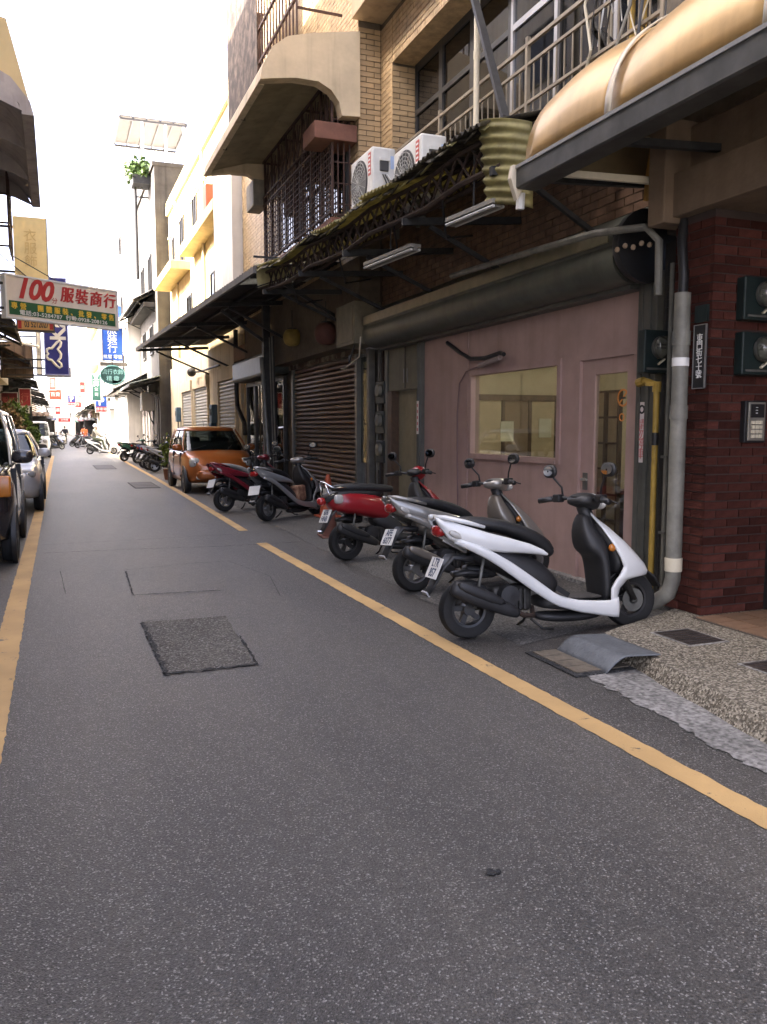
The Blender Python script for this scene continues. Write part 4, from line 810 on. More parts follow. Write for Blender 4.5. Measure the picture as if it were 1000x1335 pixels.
# dim shop with glazed door
S2 = Vector((4.6, 19, 0)); s2 = empty('dim_shop_front', tuple(S2), 0, 'dim shop front with glazed doors and grey shutter box beside the orange car', 'shop front')
def s2p(mb, name, mat, parent=None, **k): return sh(mb, S2).build(name, mat, parent or s2, **k)
s2p(MB().box(4.65, 4.8, 17.1, 21.6, 0, 4.2), 'wall', M('dark_shop_face', (.075, .06, .05), .85, var=.4, scale=3, streak=.4)); s2p(MB().box(4.25, 4.65, 17.2, 21.5, 2.62, 3.12), 'shutter_box', M('blue_grey_steel', (.07, .085, .085), .45, .3, var=.2), bevel=.06)  # wall in one dark, mottled and streaked tone
s2p(MB().box(4.3, 4.66, 17.2, 21.5, 3.15, 3.5), 'brown_band', M('brown_band', (.16, .085, .05), .8, var=.2))
for k in range(4):
    a = 17.5 + k * .95; f_ = s2p(MB().box(4.56, 4.64, a, a + .06, 0, 2.6).box(4.56, 4.64, a + .84, a + .9, 0, 2.6).box(4.562, 4.64, a + .06, a + .84, 2.5, 2.6).box(4.562, 4.64, a + .06, a + .84, 0, .2), 'glazed_door', frame_m); s2p(MB().box(4.6, 4.606, a + .06, a + .84, .2, 2.5), 'pane', pane, f_)
for (y, z, w, h, c) in [(17.8, 1.5, .35, .5, (.35, .36, .3)), (18.9, 1.2, .4, .8, (.25, .24, .2)), (19.8, 1.7, .4, .35, (.3, .06, .05)), (20.3, .5, .5, .6, (.2, .2, .22))]: s2p(MB().box(4.62, 4.64, y, y + w, z, z + h), 'display_card', M('card_%.2f' % y, c, .7))
for (p, c) in [((4.2, 17.5, 1.05), (.4, .05, .06)), ((4.3, 17.35, 1.4), (.35, .3, .28))]:
    r = put('hanging_bag', p, 'red plastic bag hanging beside the awning post' if c[1] < .1 else 'pale cloth bag hanging beside the awning post', 'bag'); MB().ball((0, 0, 0), .1, .12, .15, e=2.6).build('sack', M('bag_%.2f' % c[0], c, .6), r, smooth=True); MB().tube([(0, -.05, .12), (0, 0, .26), (0, .05, .12)], .008, 5).build('handle', black_pl, r)

cream = M('cream_plaster', (0.55, 0.47, 0.33), .85, var=.12, scale=1.5, streak=.45); yellowp = M('yellow_plaster', (0.60, 0.47, 0.24), .85, var=.1, scale=1.2, streak=.3); whitep = M('white_plaster', (0.66, 0.64, 0.60), .85, var=.1, scale=1.2, streak=.35)
greyp = M('grey_concrete', (0.05, 0.046, 0.041), .9, var=.35, scale=1.5, streak=.6); brownp = M('shaded_brown_plaster', (0.24, 0.19, 0.15), .9, var=.25, scale=1.2, streak=.5); pale_grey = M('pale_grey_plaster', (.42, .41, .39), .85, var=.15, scale=1.2, streak=.4)
def house(label, x0, x1, y0, y1, h, mat, s, wins=(), slabs=(), base=0.0, group=None, parapet=True):
    """s=-1: street face at x0 (right-hand houses look to -X); s=1: street face at x1 (left-hand houses)"""
    o = Vector(((x0 + x1) / 2, (y0 + y1) / 2, 0)); r = empty('town_house', tuple(o), 0, label, 'building', group); xf = x0 if s < 0 else x1
    sh(MB().box(x0, x1, y0, y1, base, h), o).build('wall', mat, r)
    if parapet: sh(MB().box(x0 - .08, x1 + .08, y0 - .02, y1 + .02, h, h + .16), o).build('parapet', mat, r)
    for (a, b, z0, z1) in wins:
        f_ = sh(MB().box(xf, xf + s * .05, a, a + .06, z0, z1).box(xf, xf + s * .05, b - .06, b, z0, z1).box(xf, xf + s * .048, a + .06, b - .06, z1 - .06, z1).box(xf, xf + s * .08, a - .03, b + .03, z0 - .07, z0).box(xf, xf + s * .045, (a + b) / 2 - .025, (a + b) / 2 + .025, z0, z1 - .06), o).build('window', frame_m, r)
        sh(MB().box(xf + s * .01, xf + s * .02, a + .06, b - .06, z0, z1 - .06), o).build('pane', pane_dark, f_)
    for (a, b, z, d, th) in slabs: sh(MB().box(xf, xf + s * d, a, b, z, z + th), o).build('balcony', mat, r, bevel=.02)
    return r, o
def wrow(y0, y1, n, z0, z1, w): return [(y0 + (y1 - y0) * (k + .5) / n - w / 2, y0 + (y1 - y0) * (k + .5) / n + w / 2, z0, z1) for k in range(n)]
# yellow house
yh, yo = house('yellow plastered house with narrow windows behind the large awning', 4.6, 12, 21.6, 36.0, 10.5, yellowp, -1, wins=[(24.5, 25.5, 7.9, 9.1), (28.6, 29.5, 7.9, 9.4), (31.6, 32.6, 7.4, 9.4), (25.0, 26.2, 4.9, 6.2), (30, 31.2, 4.9, 6.2), (34, 34.8, 7.3, 9.0)],
    slabs=[(23.0, 29.6, 7.3, .5, .3), (30.4, 35.6, 7.05, .7, .3)])
sh(MB().box(4.56, 4.6, 21.6, 36, 9.2, 9.3).box(4.5, 4.6, 21.6, 36, 10.15, 10.5), yo).build('string_course', cream, yh)
for y in (22.6, 27.2, 33.4): sh(MB().tube([(4.54, y, 4.2), (4.54, y, 10.1)], .05, 8), yo).build('downpipe', cream, yh, smooth='auto')
sh(MB().box(4.02, 4.6, 20.02, 22.4, 4.3, 8.8), yo).build('white_bay', whitep, yh)
sh(MB().box(4.14, 4.44, 24.2, 24.7, 7.6, 8.3), yo).build('red_box', M('red_box', (.32, .07, .04), .7), yh); sh(MB().box(4.2, 4.6, 20.9, 21.6, 4.6, 5.3), yo).build('ac_case', acw, yh)
sh(MB().box(4.52, 4.6, 21.7, 36, 0, 3.9), yo).build('ground_wall', cream, yh)
for k, (a, b) in enumerate([(22.2, 24.6), (26.6, 29.2), (29.9, 32.2)]):
    g_ = sh(MB().box(4.44, 4.52, a - .1, a, 0, 2.8).box(4.44, 4.52, b, b + .1, 0, 2.8).box(4.40, 4.52, a - .1, b + .1, 2.8, 3.15), yo).build('shutter_frame', cream, yh)
    q = MB().prism([(.03, 0), (-.012, .03), (-.012, .07), (.03, .1)], 'Y', a - (a + b) / 2, b - (a + b) / 2).mesh('slat'); q.materials.append(M('pale_slat', (.36, .35, .32), .5, .2, var=.15))
    for j in range(27): inst(q, 'slat', g_, tuple(Vector((4.49, (a + b) / 2, .02 + j * .103)) - yo))
for (y, z) in [(25.4, 1.9), (33.2, 2.0), (25.55, 1.35)]:
    r = put('utility_box', (4.42, y, z), {25.4: 'blue meter box on the cream wall above the orange car', 33.2: 'blue meter box on the cream wall beside the far shutter', 25.55: 'small blue valve box under the meter box on the cream wall'}[y], 'meter'); MB().box(-.08, .1, -.2, .2, -.28, .28).build('case', M('blue_box', (.05, .1, .15), .5, var=.2), r, bevel=.03); MB().lathe([(.001, -.03), (.1, -.03), (.11, .02)], 'X', (-.08, 0, .05), 12).build('dial', dialm, r); MB().tube([(0, 0, -.28), (0, 0, -.28 - z + .3)], .03, 6).build('riser', grey_pvc, r)
r = put('downpipe', (4.4, 21.7, 1.6), 'dark bent downpipe on the corner of the cream wall', 'pipe'); MB().tube([(0, 0, 2.4), (0, 0, .8), (0, -.1, .4), (0, -.9, 0), (0, -1.0, -.3)], .06, 8).build('pipe', black_pl, r, smooth='auto'); MB().tube([(0, 0, 1.1), (0, 0, 1.2)], .075, 8).build('coupling', black_pl, r)
r = put('wall_lamp', (4.4, 27.6, 3.3), 'dark lamp on a long arm on the cream wall', 'lamp'); MB().tube([(.1, -3, .0), (0, 0, 0), (-.15, .3, 0)], .03, 6).build('arm', steel_dark, r); MB().ball((-.2, .4, 0), .15, .2, .15).build('head', steel_dark, r, smooth=True)
# grey stained house
gh, go_ = house('tall grey stained concrete house end wall beyond the yellow house', 4.1, 12, 36.2, 44.0, 12.2, greyp, -1, wins=wrow(37, 43.5, 2, 7.5, 9, 1.2) + wrow(37, 43.5, 2, 4.8, 6, 1.2), slabs=[(37, 43.8, 6.6, .5, .2)])
tin_awning('small dark tin awning on the grey stained house', 37.0, 44.2, 3.2, 3.1, 6.9, 4.1, 7.4, tin_dark, arms=2); tin_awning('greenish tin awning over the parked motorcycles', 35.8, 41.0, 2.85, 2.85, 3.3, 4.1, 3.65, M('green_tin', (.11, .13, .11), .6, .3, var=.25, streak=.4), arms=3)
tin_awning('grey tin awning beside the oval sign', 41.2, 47.5, 2.55, 2.6, 3.35, 4.1, 4.1, tin_grey, arms=3)
sh(MB().box(4.04, 4.1, 36.6, 43.6, 0, 2.9), go_).build('dark_shop_front', M('dark_shop_face', (.075, .06, .05)), gh)
for k in range(5): sh(MB().box(4.0, 4.04, 36.9 + k * 1.3, 37.0 + k * 1.3, 0, 2.9), go_).build('mullion', steel_grey, gh)
r = put('old_air_conditioner', (3.8, 38.2, 2.25), 'old grey air conditioner jutting from the dark shop front', 'air conditioner'); MB().box(-.3, .3, -.4, .4, 0, .8).build('case', pale_grey, r, bevel=.03); MB().box(-.31, -.3, -.3, .3, .1, .7).build('grille', steel_grey, r); MB().tube([(0, -.2, 0), (.1, -.1, -.4), (.25, 0, -.6)], .03, 6).build('hose', black_pl, r)
# white houses and more beyond, right
white_specs = [(3.5, 44.2, 56, 14.5, whitep, 'tall white house with hanging plants beyond the grey house'), (3.3, 56.2, 70, 12.2, whitep, 'white house beyond the one with hanging plants'), (3.4, 70.2, 84, 14, cream, 'cream house near the parking signs'),
               (3.3, 84.2, 100, 10.5, whitep, 'low white house past the parking signs'), (3.2, 100.2, 120, 13, pale_grey, 'pale grey house far down the row behind the scooters'), (3.2, 120.2, 150, 11, whitep, 'last white house of the row behind the scooters')]
for (x, a, b, h, m_, t_) in white_specs:
    n = max(2, int((b - a) / 4)); ws = []
    for f in range(1, int(h // 3)): ws += wrow(a, b, n, f * 3.1 + 1.0, f * 3.1 + 2.3, 1.5)
    hr, ho = house(t_, x, 12, a, b, h, m_, -1, wins=ws, slabs=[(a + .3, b - .3, f * 3.1 + .35, .8, .5) for f in range(1, int(h // 3), 1)])
    for k in range(n):
        y = a + (b - a) * k / n; sh(MB().box(x - .12, x, y, y + .4, 0, 3.2), ho).build('column', m_, hr)
        sh(MB().box(x - .04, x, y + .5, y + (b - a) / n - .2, 0, 2.8), ho).build('shop_opening', [M('pale_slat', (.36, .35, .32)), M('painted_dim_interior', (.1, .09, .08), .8, var=.4, scale=2), M('lavender_shutter', (.45, .45, .5), .5, var=.1), M('tan_shutter', (.5, .4, .26), .5)][k % 4 if a < 60 else (k + 1) % 4], hr)  # dark panels are flat, shop interior shade put into their colour
# roof pergola with pale sheets
pa = ony(156, 150, 46.5); pb = ony(243, 155, 46.5); wx = (pb.x - pa.x) / 2; pz_ = pa.z - 14.5; pd_ = 4.4
r = put('roof_pergola', ((pa.x + pb.x) / 2, 46.5, 14.5), 'white framed rooftop pergola with pale roof sheets on the tall white house', 'pergola')
for k in range(5): MB().box(-wx + 2 * wx * (k + .03) / 5, -wx + 2 * wx * (k + .97) / 5, 0, pd_, pz_, pz_ + .03).build('roof_sheet', M('pale_sheet', (.10, .085, .07), .6, var=.15), r)
for k in range(6): MB().box(-wx + 2 * wx * k / 5 - .04, -wx + 2 * wx * k / 5 + .04, 0, pd_, pz_ - .1, pz_ - .002).build('rafter', M('rafter_grey', (.06, .055, .05), .5), r)
for y in (0, pd_): MB().box(-wx, wx, y - .05, y + .05, pz_ - .2, pz_ - .1).build('beam', M('rafter_grey', (.06, .055, .05)), r)
for x in (-wx * .35, wx * .35, wx * .9):
    for y in (.0, pd_): MB().box(x - .06, x + .06, y - .06, y + .06, -.1, pz_ - .2).build('post', white_pl, r)
# leaf clusters
leaf_m = M('leaf_green', (0.055, 0.10, 0.02), .6, var=.35, scale=9, spec=.3)
def leaves(rad, n, seed, droop=.3, size=.09):
    rn = random.Random(seed); mb = MB()
    for _ in range(n):
        d = Vector((rn.gauss(0, 1), rn.gauss(0, 1), rn.gauss(0, 1))).normalized() * rn.uniform(.25, 1) ; p = Vector((d.x * rad[0], d.y * rad[1], d.z * rad[2])); s = size * rn.uniform(.6, 1.4)
        t = Vector((rn.gauss(0, 1), rn.gauss(0, 1), rn.gauss(0, 1) - droop)).normalized(); q = t.cross(Vector((rn.gauss(0, 1), rn.gauss(0, 1), 1))).normalized()
        mb.add([p, p + t * s * .5 + q * s * .28, p + t * s, p + t * s * .5 - q * s * .28], [(0, 1, 2, 3)])
    return mb
def plant(loc, label, rad, n, seed, pot=True, size=.09, h=None, mat=leaf_m):
    r = empty('potted_plant', loc, 0, label, 'plant'); ph = .3 if pot else .02
    if pot: MB().lathe([(.001, 0), (.13, 0), (.17, .28), (.18, .3), (.15, .3), (.14, .26), (.001, .26)], 'Z', (0, 0, 0), 14).build('pot', M('clay_pot', (.2, .09, .05), .8), r, smooth='auto')
    hh = h or ph + rad[2]
    for k in range(4): MB().tube([(0, 0, ph - .05), (.05 * math.cos(k * 1.7), .05 * math.sin(k * 1.7), hh * .6), (rad[0] * .5 * math.cos(k * 1.7), rad[1] * .5 * math.sin(k * 1.7), hh + rad[2] * .3)], [.02, .014, .006], 5).build('stem', wood, r)
    leaves(rad, n, seed, size=size).xf(Matrix.Translation((0, 0, hh))).build('foliage', mat, r); return r
r = put('hanging_plant', (2.95, 38, 11.0), 'hanging green plant in a dark trough beside the grey stained house', 'plant'); q = ony(183, 232, 38); r.location = q
MB().box(-.35, .35, -.5, .5, -.35, 0).build('trough', steel_dark, r); leaves((.65, .8, .6), 700, 3, .8, .22).xf(Matrix.Translation((0, 0, .3))).build('foliage', leaf_m, r); MB().bar((.2, 0, -.2), (1.2, 0, -.2), .06).build('bracket', steel_dark, r)
r = put('vent_pipe', (3.55, 38.6, 8.0), 'black vent pipe hanging below the plant trough', 'pipe'); MB().tube([(0, 0, 0), (0, 0, 4.2)], .07, 8).build('pipe', black_pl, r, smooth='auto'); MB().bar((0, 0, 3.5), (.6, 0, 3.5), .05).build('clip', steel_dark, r)

# ---------------------------------------------------------------- left-hand side
house('three storey rendered house across the street beside the silver sedan and the shrubs', -9, -2.35, 26.1, 40.0, 9.9, cream, 1, wins=[w for f in range(1, 3) for w in wrow(26.5, 39.5, 4, f * 3.2 + 1.0, f * 3.2 + 2.4, 2.0)], slabs=[(26.5, 39, 3.3, .5, .3)])
lh, lo = house('four storey rendered house across from the pink shop', -9, -2.35, -2, 26.0, 13.6, pale_grey, 1, wins=[w for f in range(1, 4) for w in wrow(-1.5, 25.5, 7, f * 3.2 + 1.0, f * 3.2 + 2.4, 2.0)], slabs=[(-1.5, 25, 3.3, .5, .3)])
for k in range(6): y = -1 + k * 4.1; sh(MB().box(-2.35, -2.3, y, y + 3.6, 0, 2.9), lo).build('shutter', M('pale_slat', (.36, .35, .32)), lh)
lv = [(-x0 + 2.65, z) for x0, z in [(2.80, 6.27), (2.83, 6.45), (2.98, 6.73), (3.2, 6.90), (3.55, 7.0), (4.268, 7.14)]]
def lm_(pts): return [(-.13 - (x - 2.8) * 1.5, z - .64) for x, z in pts]
v1 = sh(MB().prism(lm_(slab), 'Y', 12.5, 17.5), lo).build('visor', M('visor_grey', (.40, .36, .33), .85, var=.2, scale=2, streak=.5), lh)
for y in (12.45, 14.1, 15.8, 17.45): sh(MB().prism(lm_([(2.9, 6.3), (3.0, 6.6), (3.25, 6.8), (3.6, 6.9), (4.2, 7.0), (4.2, 6.2), (3.85, 6.25), (3.75, 6.4), (3.5, 6.52), (3.1, 6.42)]), 'Y', y, y + .07), lo).build('visor_rib', M('visor_grey', (.40, .36, .33)), v1)
sh(MB().prism(lm_([(2.84, 6.5), (2.98, 6.76), (3.2, 6.93), (3.55, 7.03), (4.26, 7.17), (4.26, 7.9), (3.0, 7.5)]), 'Y', 12.6, 12.7), lo).build('visor_fascia', yellowp, v1)
r = put('barred_cage', (-.95, 18.0, 5.0), 'dark burglar cage under the grey visor beside the yellow sign', 'window cage')
for k in range(8): MB().bar((.28, -1.4 + k * .2, -.3), (.28, -1.4 + k * .2, 1.1), .025).build('bar', bar_m, r)
for z in (-.3, .1, .6, 1.1): MB().bar((.28, -1.4, z), (.28, 0, z), .03).build('rail', bar_m, r); MB().bar((-1.4, -1.4, z), (.28, -1.4, z), .03).build('rail', bar_m, r)
MB().box(-.05, -.03, -1.4, 0, -.3, 1.1).build('pane', pane_dark, r)
# low houses at the sunlit end, left
specs = [(-2.3, 40.2, 50, 3.6, brownp, 'low shop building with shade-darkened brown walls at the end of the row opposite the scooters'), (-2.2, 50.2, 60, 4.4, pale_grey, 'low grey shop building behind the white van'), (-2.1, 60.2, 75, 4.4, greyp, 'dark grey house far along the row opposite the scooters'), (-2.0, 75.2, 95, 4.8, brownp, 'brown house far along the row opposite the scooters'), (-1.9, 95.2, 125, 5.0, pale_grey, 'pale house far along the row opposite the scooters'), (-1.8, 125.2, 150, 5.5, whitep, 'last white house of the row opposite the scooters')]  # darker walls of this row have street-side shade put into their colour
for (x, a, b, h, m_, t_) in specs:
    n = max(2, int((b - a) / 4)); hr, ho = house(t_, -10, x, a, b, h, m_, 1, wins=[w for f in range(1, max(1, int(h // 3))) for w in wrow(a, b, n, f * 3.1 + 1.0, f * 3.1 + 2.3, 1.5)])
    for k in range(n): y = a + (b - a) * k / n; sh(MB().box(x, x + .05, y + .3, y + (b - a) / n - .2, 0, 2.7), ho).build('shop_opening', [M('painted_dim_interior', (.1, .09, .08)), M('dark_shop_face', (.075, .06, .05))][k % 2], hr)  # flat panels, shaded interiors painted as plain dark colour
# awnings over the pavement opposite the scooters
tin_awning('dark tin awning opposite the scooters near the yellow telephone sign', 24.5, 30.5, -.95, -.98, 4.3, -2.35, 5.0, tin_dark, arms=3); tin_awning('brown stained awning opposite the scooters below the blue banner', 31, 38, -.75, -.9, 3.75, -2.35, 4.6, M('brown_tin', (.15, .11, .085), .7, .2, var=.35, scale=2, streak=.5), arms=3)
tin_awning('dark awning opposite the scooters above the red sign board', 39, 47, -.75, -.8, 3.5, -2.3, 3.9, tin_dark, arms=3); tin_awning('pale awning far along the row opposite the scooters', 50, 58, -.6, -.6, 3.4, -2.2, 3.9, tin_grey, arms=3); tin_awning('long dark awning far along the row opposite the scooters', 60, 74, -.5, -.5, 3.3, -2.1, 3.7, tin_dark, arms=4)
tin_awning('dark awning far along the row behind the scooters', 72, 90, 2.2, 2.2, 3.2, 3.35, 3.9, tin_dark, arms=4); tin_awning('grey awning at the far end of the row behind the scooters', 95, 118, 2.1, 2.1, 3.2, 3.25, 3.9, tin_grey, arms=4)
r = put('awning_tube', (-.8, 31.2, 4.6), 'pale metal tube jutting over the pavement opposite the scooters', 'pipe'); a_ = ony(15, 444, 31); b_ = ony(49, 452, 31); r.location = a_; MB().tube([(-.8, 0, .1), (0, 0, 0), b_ - a_], .05, 8).build('tube', white_pl, r, smooth='auto'); MB().ball(b_ - a_, .06).build('cap', white_pl, r)
house('pale low row closing the far side opposite the scooters', -12, -1.6, 151, 231, 7.5, whitep, 1, wins=wrow(152, 230, 12, 4, 5.4, 3)); house('pale row closing the far side behind the scooters', 3.2, 14, 151, 231, 9, whitep, -1, wins=wrow(152, 230, 12, 4, 5.4, 3))
# cross street houses closing the view
house('pale block closing the far end of the street', -30, 40, 232, 245, 6, whitep, -1)
# ================================================================ SIGNS
sign_white = M('sign_white', (0.66, 0.60, 0.50), .5, var=.05); sign_rim = M('sign_rim', (.7, .7, .66), .45, var=.05); sred = M('sign_red', (.40, .022, .022), .5, var=.08); sgreen = M('sign_green', (.012, .095, .035), .5, var=.1)
syel = M('sign_yellow', (.75, .5, .05), .5, var=0); sblue = M('sign_blue', (.018, .022, .19), .5, var=.1); skyb = M('sign_bright_blue', (.008, .06, .30), .5, var=.1); steal = M('sign_teal', (.010, .055, .052), .5, var=.1); sdark = M('sign_dark_print', (.06, .05, .04), .5, var=0)
def board(name, label, tl, br, Y, th=.12, side=None, rim=None, cat='sign', arm=0):
    a, b = ony(*tl, Y), ony(*br, Y); w, h = b.x - a.x, a.z - b.z; r = empty(name, ((a.x + b.x) / 2, Y, b.z), 0, label, cat)
    MB().box(-w / 2, w / 2, 0, th, 0, h).build('box', side or sign_white, r, bevel=.01)
    if rim:
        m_ = MB(); t = .03 * max(1, w * .5)
        for x in (-w / 2 - t, w / 2): m_.box(x, x + t, -.012, th + .01, -t, h + t)
        for z in (-t, h): m_.box(-w / 2, w / 2, -.011, th + .009, z, z + t)
        m_.build('rim', rim, r)
    if arm: 
        for z in (h * .15, h * .85): MB().bar((math.copysign(w / 2, arm), th / 2, z), (math.copysign(w / 2, arm) + arm, th / 2, z), .05).build('bracket', steel_dark, r)
    return r, w, h
# big clothing shop sign, left end nearer
p0 = ony(7, 358, 19.2); p1 = ony(151, 371, 20.7); zb = ony(8, 412, 19.2).z; L_ = math.hypot(p1.x - p0.x, p1.y - p0.y); yaw = math.atan2(p1.y - p0.y, p1.x - p0.x); hS = p0.z - zb
r = empty('shop_sign', (p0.x, p0.y, zb), yaw, 'white and green clothing shop sign with red figures 100 across the street', 'sign')
MB().box(0, L_, 0, .14, 0, hS).build('box', sign_white, r)
g_h = hS * .40; MB().box(.05, L_ - .05, -.006, 0, .05, g_h).build('green_band', sgreen, r)
m_ = MB()
for x in (-.035, L_): m_.box(x, x + .035, -.02, .16, -.035, hS + .035)
for z in (-.035, hS): m_.box(0, L_, -.019, .159, z, z + .035)
m_.build('rim', sign_rim, r)
def st(t, x, z, size, mat, shear=0, sx=1, bold=0, space=1, thick=0.0):
    for k, d in enumerate((0, -thick, thick) if thick else (0,)): text(t, size, mat, r, face_cam(x + d, -.008 - .0012 * k, z + d * .4), shear=shear, sx=sx, bold=bold, space=space)
zt = g_h + (hS - g_h) * .5
st('100', L_ * .225, zt + .01, hS * .70, sred, .3, 1.0, .02, .95); st('分', L_ * .405, g_h + hS * .12, hS * .17, sred, .1)
for k, c in enumerate('服裝商行'): st(c, L_ * (.52 + k * .135), zt - .0, hS * .42, sred, .12, .95, thick=.013)
for k, c in enumerate('專營 團體服裝、批發、零售'): st(c, L_ * (.06 + k * .0735), g_h * .68, hS * .175, syel, 0, 1, thick=.006)
st('電話:03-5284787  行動:0928-208126', L_ * .5, g_h * .31, hS * .135, sign_rim, 0, 1.2, .002, 1.06)
MB().bar((-.03, .07, hS * .8), (-1.7, .3, hS * .8), .05).build('bracket', steel_dark, r); MB().bar((-.03, .07, hS * .2), (-1.7, .3, hS * .2), .05).build('bracket', steel_dark, r)
MB().bar((L_ * .5, .07, hS), (-1.6, .3, hS + 1.2), .015).build('stay_wire', steel_dark, r)
r, w, h = board('phone_sign', 'orange yellow box sign with a telephone number and red ends under the big clothing sign', (22, 402), (70, 431), 22.5, .3, M('sign_amber', (.62, .36, .12), .5, var=.05), sdark, arm=-1.3)
for x in (-w / 2 + .01, w / 2 - .09): MB().box(x, x + .08, -.006, 0, .02, h - .02).build('red_end', sred, r)
text('TEL', h * .3, sdark, r, face_cam(0, -.008, h * .66)); text('03 5212027', h * .42, sdark, r, face_cam(.02, -.008, h * .25), sx=.55, bold=.006)
r, w, h = board('yellow_sign', 'large plain yellow box sign hanging over the pavement opposite the scooters', (16, 281), (63, 368), 20.9, .3, M('sign_pale_yellow', (.85, .66, .28), .5, var=.12, scale=2), None, arm=-1.2)
text('衣\n服\n飾', h * .2, M('faded_yellow', (.7, .5, .18), .6), r, face_cam(0, -.008, h * .5))
MB().box(w / 2, w / 2 + .02, -.01, .31, -.02, h + .02).build('rim', alu, r); MB().bar((-.9, -.02, h * .55), (w / 2, -.02, -.3), .02).build('cable', black_pl, r)
# blue sportswear banner
r, w, h = board('blue_banner', 'tall blue sportswear banner sign with a white outlined logo of two seated figures', (55, 362), (89.5, 488), 28, .2, sblue, M('banner_rim', (.30, .33, .6), .5), arm=-1.3)
K = [(575, 180), (590, 197), (583, 232), (558, 262), (577, 288), (590, 308), (585, 345), (560, 375), (590, 400), (597, 428), (577, 442), (545, 420), (515, 385), (500, 366), (470, 360), (453, 340), (450, 322), (466, 305), (452, 288), (455, 262), (477, 253), (500, 255), (522, 228), (550, 196)]
kp = [ony(x / 7.417, 420 + y / 7.417, 28) - Vector(r.location) for x, y in K]; kp = [Vector((p.x, -.01, p.z)) for p in kp]
MB().tube(kp + kp[:2], .042, 6).build('logo_outline', sign_rim, r, smooth='auto');
text('Kappa', .62, sign_rim, r, face_cam(0.08, -.012, h * .62) @ Matrix.Rotation(R(90), 4, 'Z'), bold=.02)
r, w, h = board('grey_panel', 'pale grey lattice panel behind the blue banner', (60, 478), (93, 492), 30, .1, alu, arm=-1.2)
r, w, h = board('bright_blue_sign', 'bright blue vertical clothing shop sign above the oval sign', (132, 398), (160, 470), 45, .25, skyb, sdark, arm=.5)
for k, c in enumerate('女寶服裝行'): text(c, h * .185, sign_rim, r, face_cam(0, -.008, h * (.9 - .172 * k)))
text('批發 零售', h * .08, sign_rim, r, face_cam(0, -.008, h * .06)); MB().box(-w / 2 - .15, w / 2 + .7, 0, .2, -.3, -.1).build('hanger_bar', sdark, r)
o_ = ony(147, 489, 44.5); r = empty('oval_sign', tuple(o_), 0, 'dark teal oval shop sign with pale characters above the tin awnings', 'sign'); ex_, ez_ = ony(163, 489, 44.5).x - o_.x, o_.z - ony(147, 501, 44.5).z
ov = [(ex_ * math.cos(2 * math.pi * k / 28), ez_ * math.sin(2 * math.pi * k / 28)) for k in range(28)]; MB().prism(ov, 'Y', 0, .15).build('panel', steal, r)
MB().tube([(x * 1.0, -.01, z * 1.0) for x, z in ov + ov[:1]], .04, 6).build('rim', M('teal_rim', (.05, .15, .14), .5), r); text('流行衣飾', ez_ * .62, M('teal_print', (.25, .5, .48), .5), r, face_cam(0, -.01, ez_ * .32), sx=.9); text('精 緻', ez_ * .6, M('teal_print', (.25, .5, .48)), r, face_cam(0, -.01, -ez_ * .4)); MB().bar((0, .08, ez_), (0, .08, ez_ + .5), .05).build('hanger', steel_dark, r); MB().bar((ex_ * .9, .08, 0), (ex_ + .5, .08, 0), .05).build('bracket', steel_dark, r)
r, w, h = board('green_sign', 'narrow dark green vertical sign with white characters', (119.5, 488), (131.5, 522), 52, .2, M('sign_deep_green', (.006, .07, .05), .5), sign_rim, arm=1.1)
for k, c in enumerate('立昇公司'): text(c, h * (.24 if k < 2 else .14), sign_rim, r, face_cam(0, -.008, h * (.87 - .25 * k if k < 2 else .42 - .2 * (k - 2))))
def parking(tl, br, Y, label, arm):
    r, w, h = board('parking_sign', label, tl, br, Y, .15, skyb if arm > 0 else sblue, sign_rim, arm=arm); MB().box(-w / 2, w / 2, -.006, 0, 0, h * .34).build('red_band', sred, r); text('P', h * .72, sign_rim, r, face_cam(0, -.01, h * .66), bold=.02); text('停車場', h * .22, sign_rim, r, face_cam(0, -.01, h * .17))
parking((124.5, 517), (139.5, 537), 56, 'blue and red parking sign with a white letter P beside the sunlit wall', .7); parking((88.5, 516), (98.5, 529), 80, 'small blue parking sign with a white letter P far down the street', -1.6)
far = [('red_sign', 'red round topped sign far down the street', (104, 498), (111, 512), 75, sred, .9, '診'), ('white_sign', 'white sign with dark characters far down the street', (97, 512), (108, 523), 84, sign_rim, .8, '中醫'), ('red_panel_sign', 'red panel sign under the white one far down the street', (97, 524), (106, 531), 84, sred, .8, '行'),
       ('orange_sign', 'orange red wall sign on the distant row opposite the scooters', (64, 508), (80, 521), 62, M('sign_orange', (.32, .05, .02), .5), -1, '百貨'), ('pink_sign', 'faded pink sign high on the distant row opposite the scooters', (64, 492), (73, 508), 60, M('sign_pink', (.38, .10, .08), .5), -1, '商\n店'), ('crimson_board', 'crimson shop board over the pavement opposite the scooters', (25, 507), (40, 529), 41.5, M('sign_crimson', (.3, .02, .03), .5), -.8, '行'), ('dark_red_board', 'dark red shop board in the shade of the awning opposite the scooters', (0, 512), (23, 531), 41.8, M('sign_maroon', (.16, .015, .02), .5), -.5, '服裝'),
       ('street_banner', 'red and white banner across the far end of the street', (76, 545), (92, 550), 110, sred, -.8, '大特價'), ('purple_sign', 'small magenta sign above the far shop fronts', (112, 544), (120, 552), 90, M('sign_magenta', (.35, .03, .15), .5), .8, '鞋'), ('small_white_sign', 'small lit looking white sign under the awning opposite the scooters', (29, 530), (38, 538), 40.8, sign_rim, -.8, '衣'), ('pharmacy_sign', 'small red sign above the distant shops opposite the scooters', (72, 530), (79, 540), 70, sred, -.8, '藥'), ('teal_shop_board', 'dark teal shop board on the distant row behind the scooters', (113, 527), (123, 534), 78, steal, .9, '茶'), ('white_letters_sign', 'white vertical sign beside the blue banner', (47, 430), (54, 488), 33, sign_rim, -.6, '服\n飾\n店')]
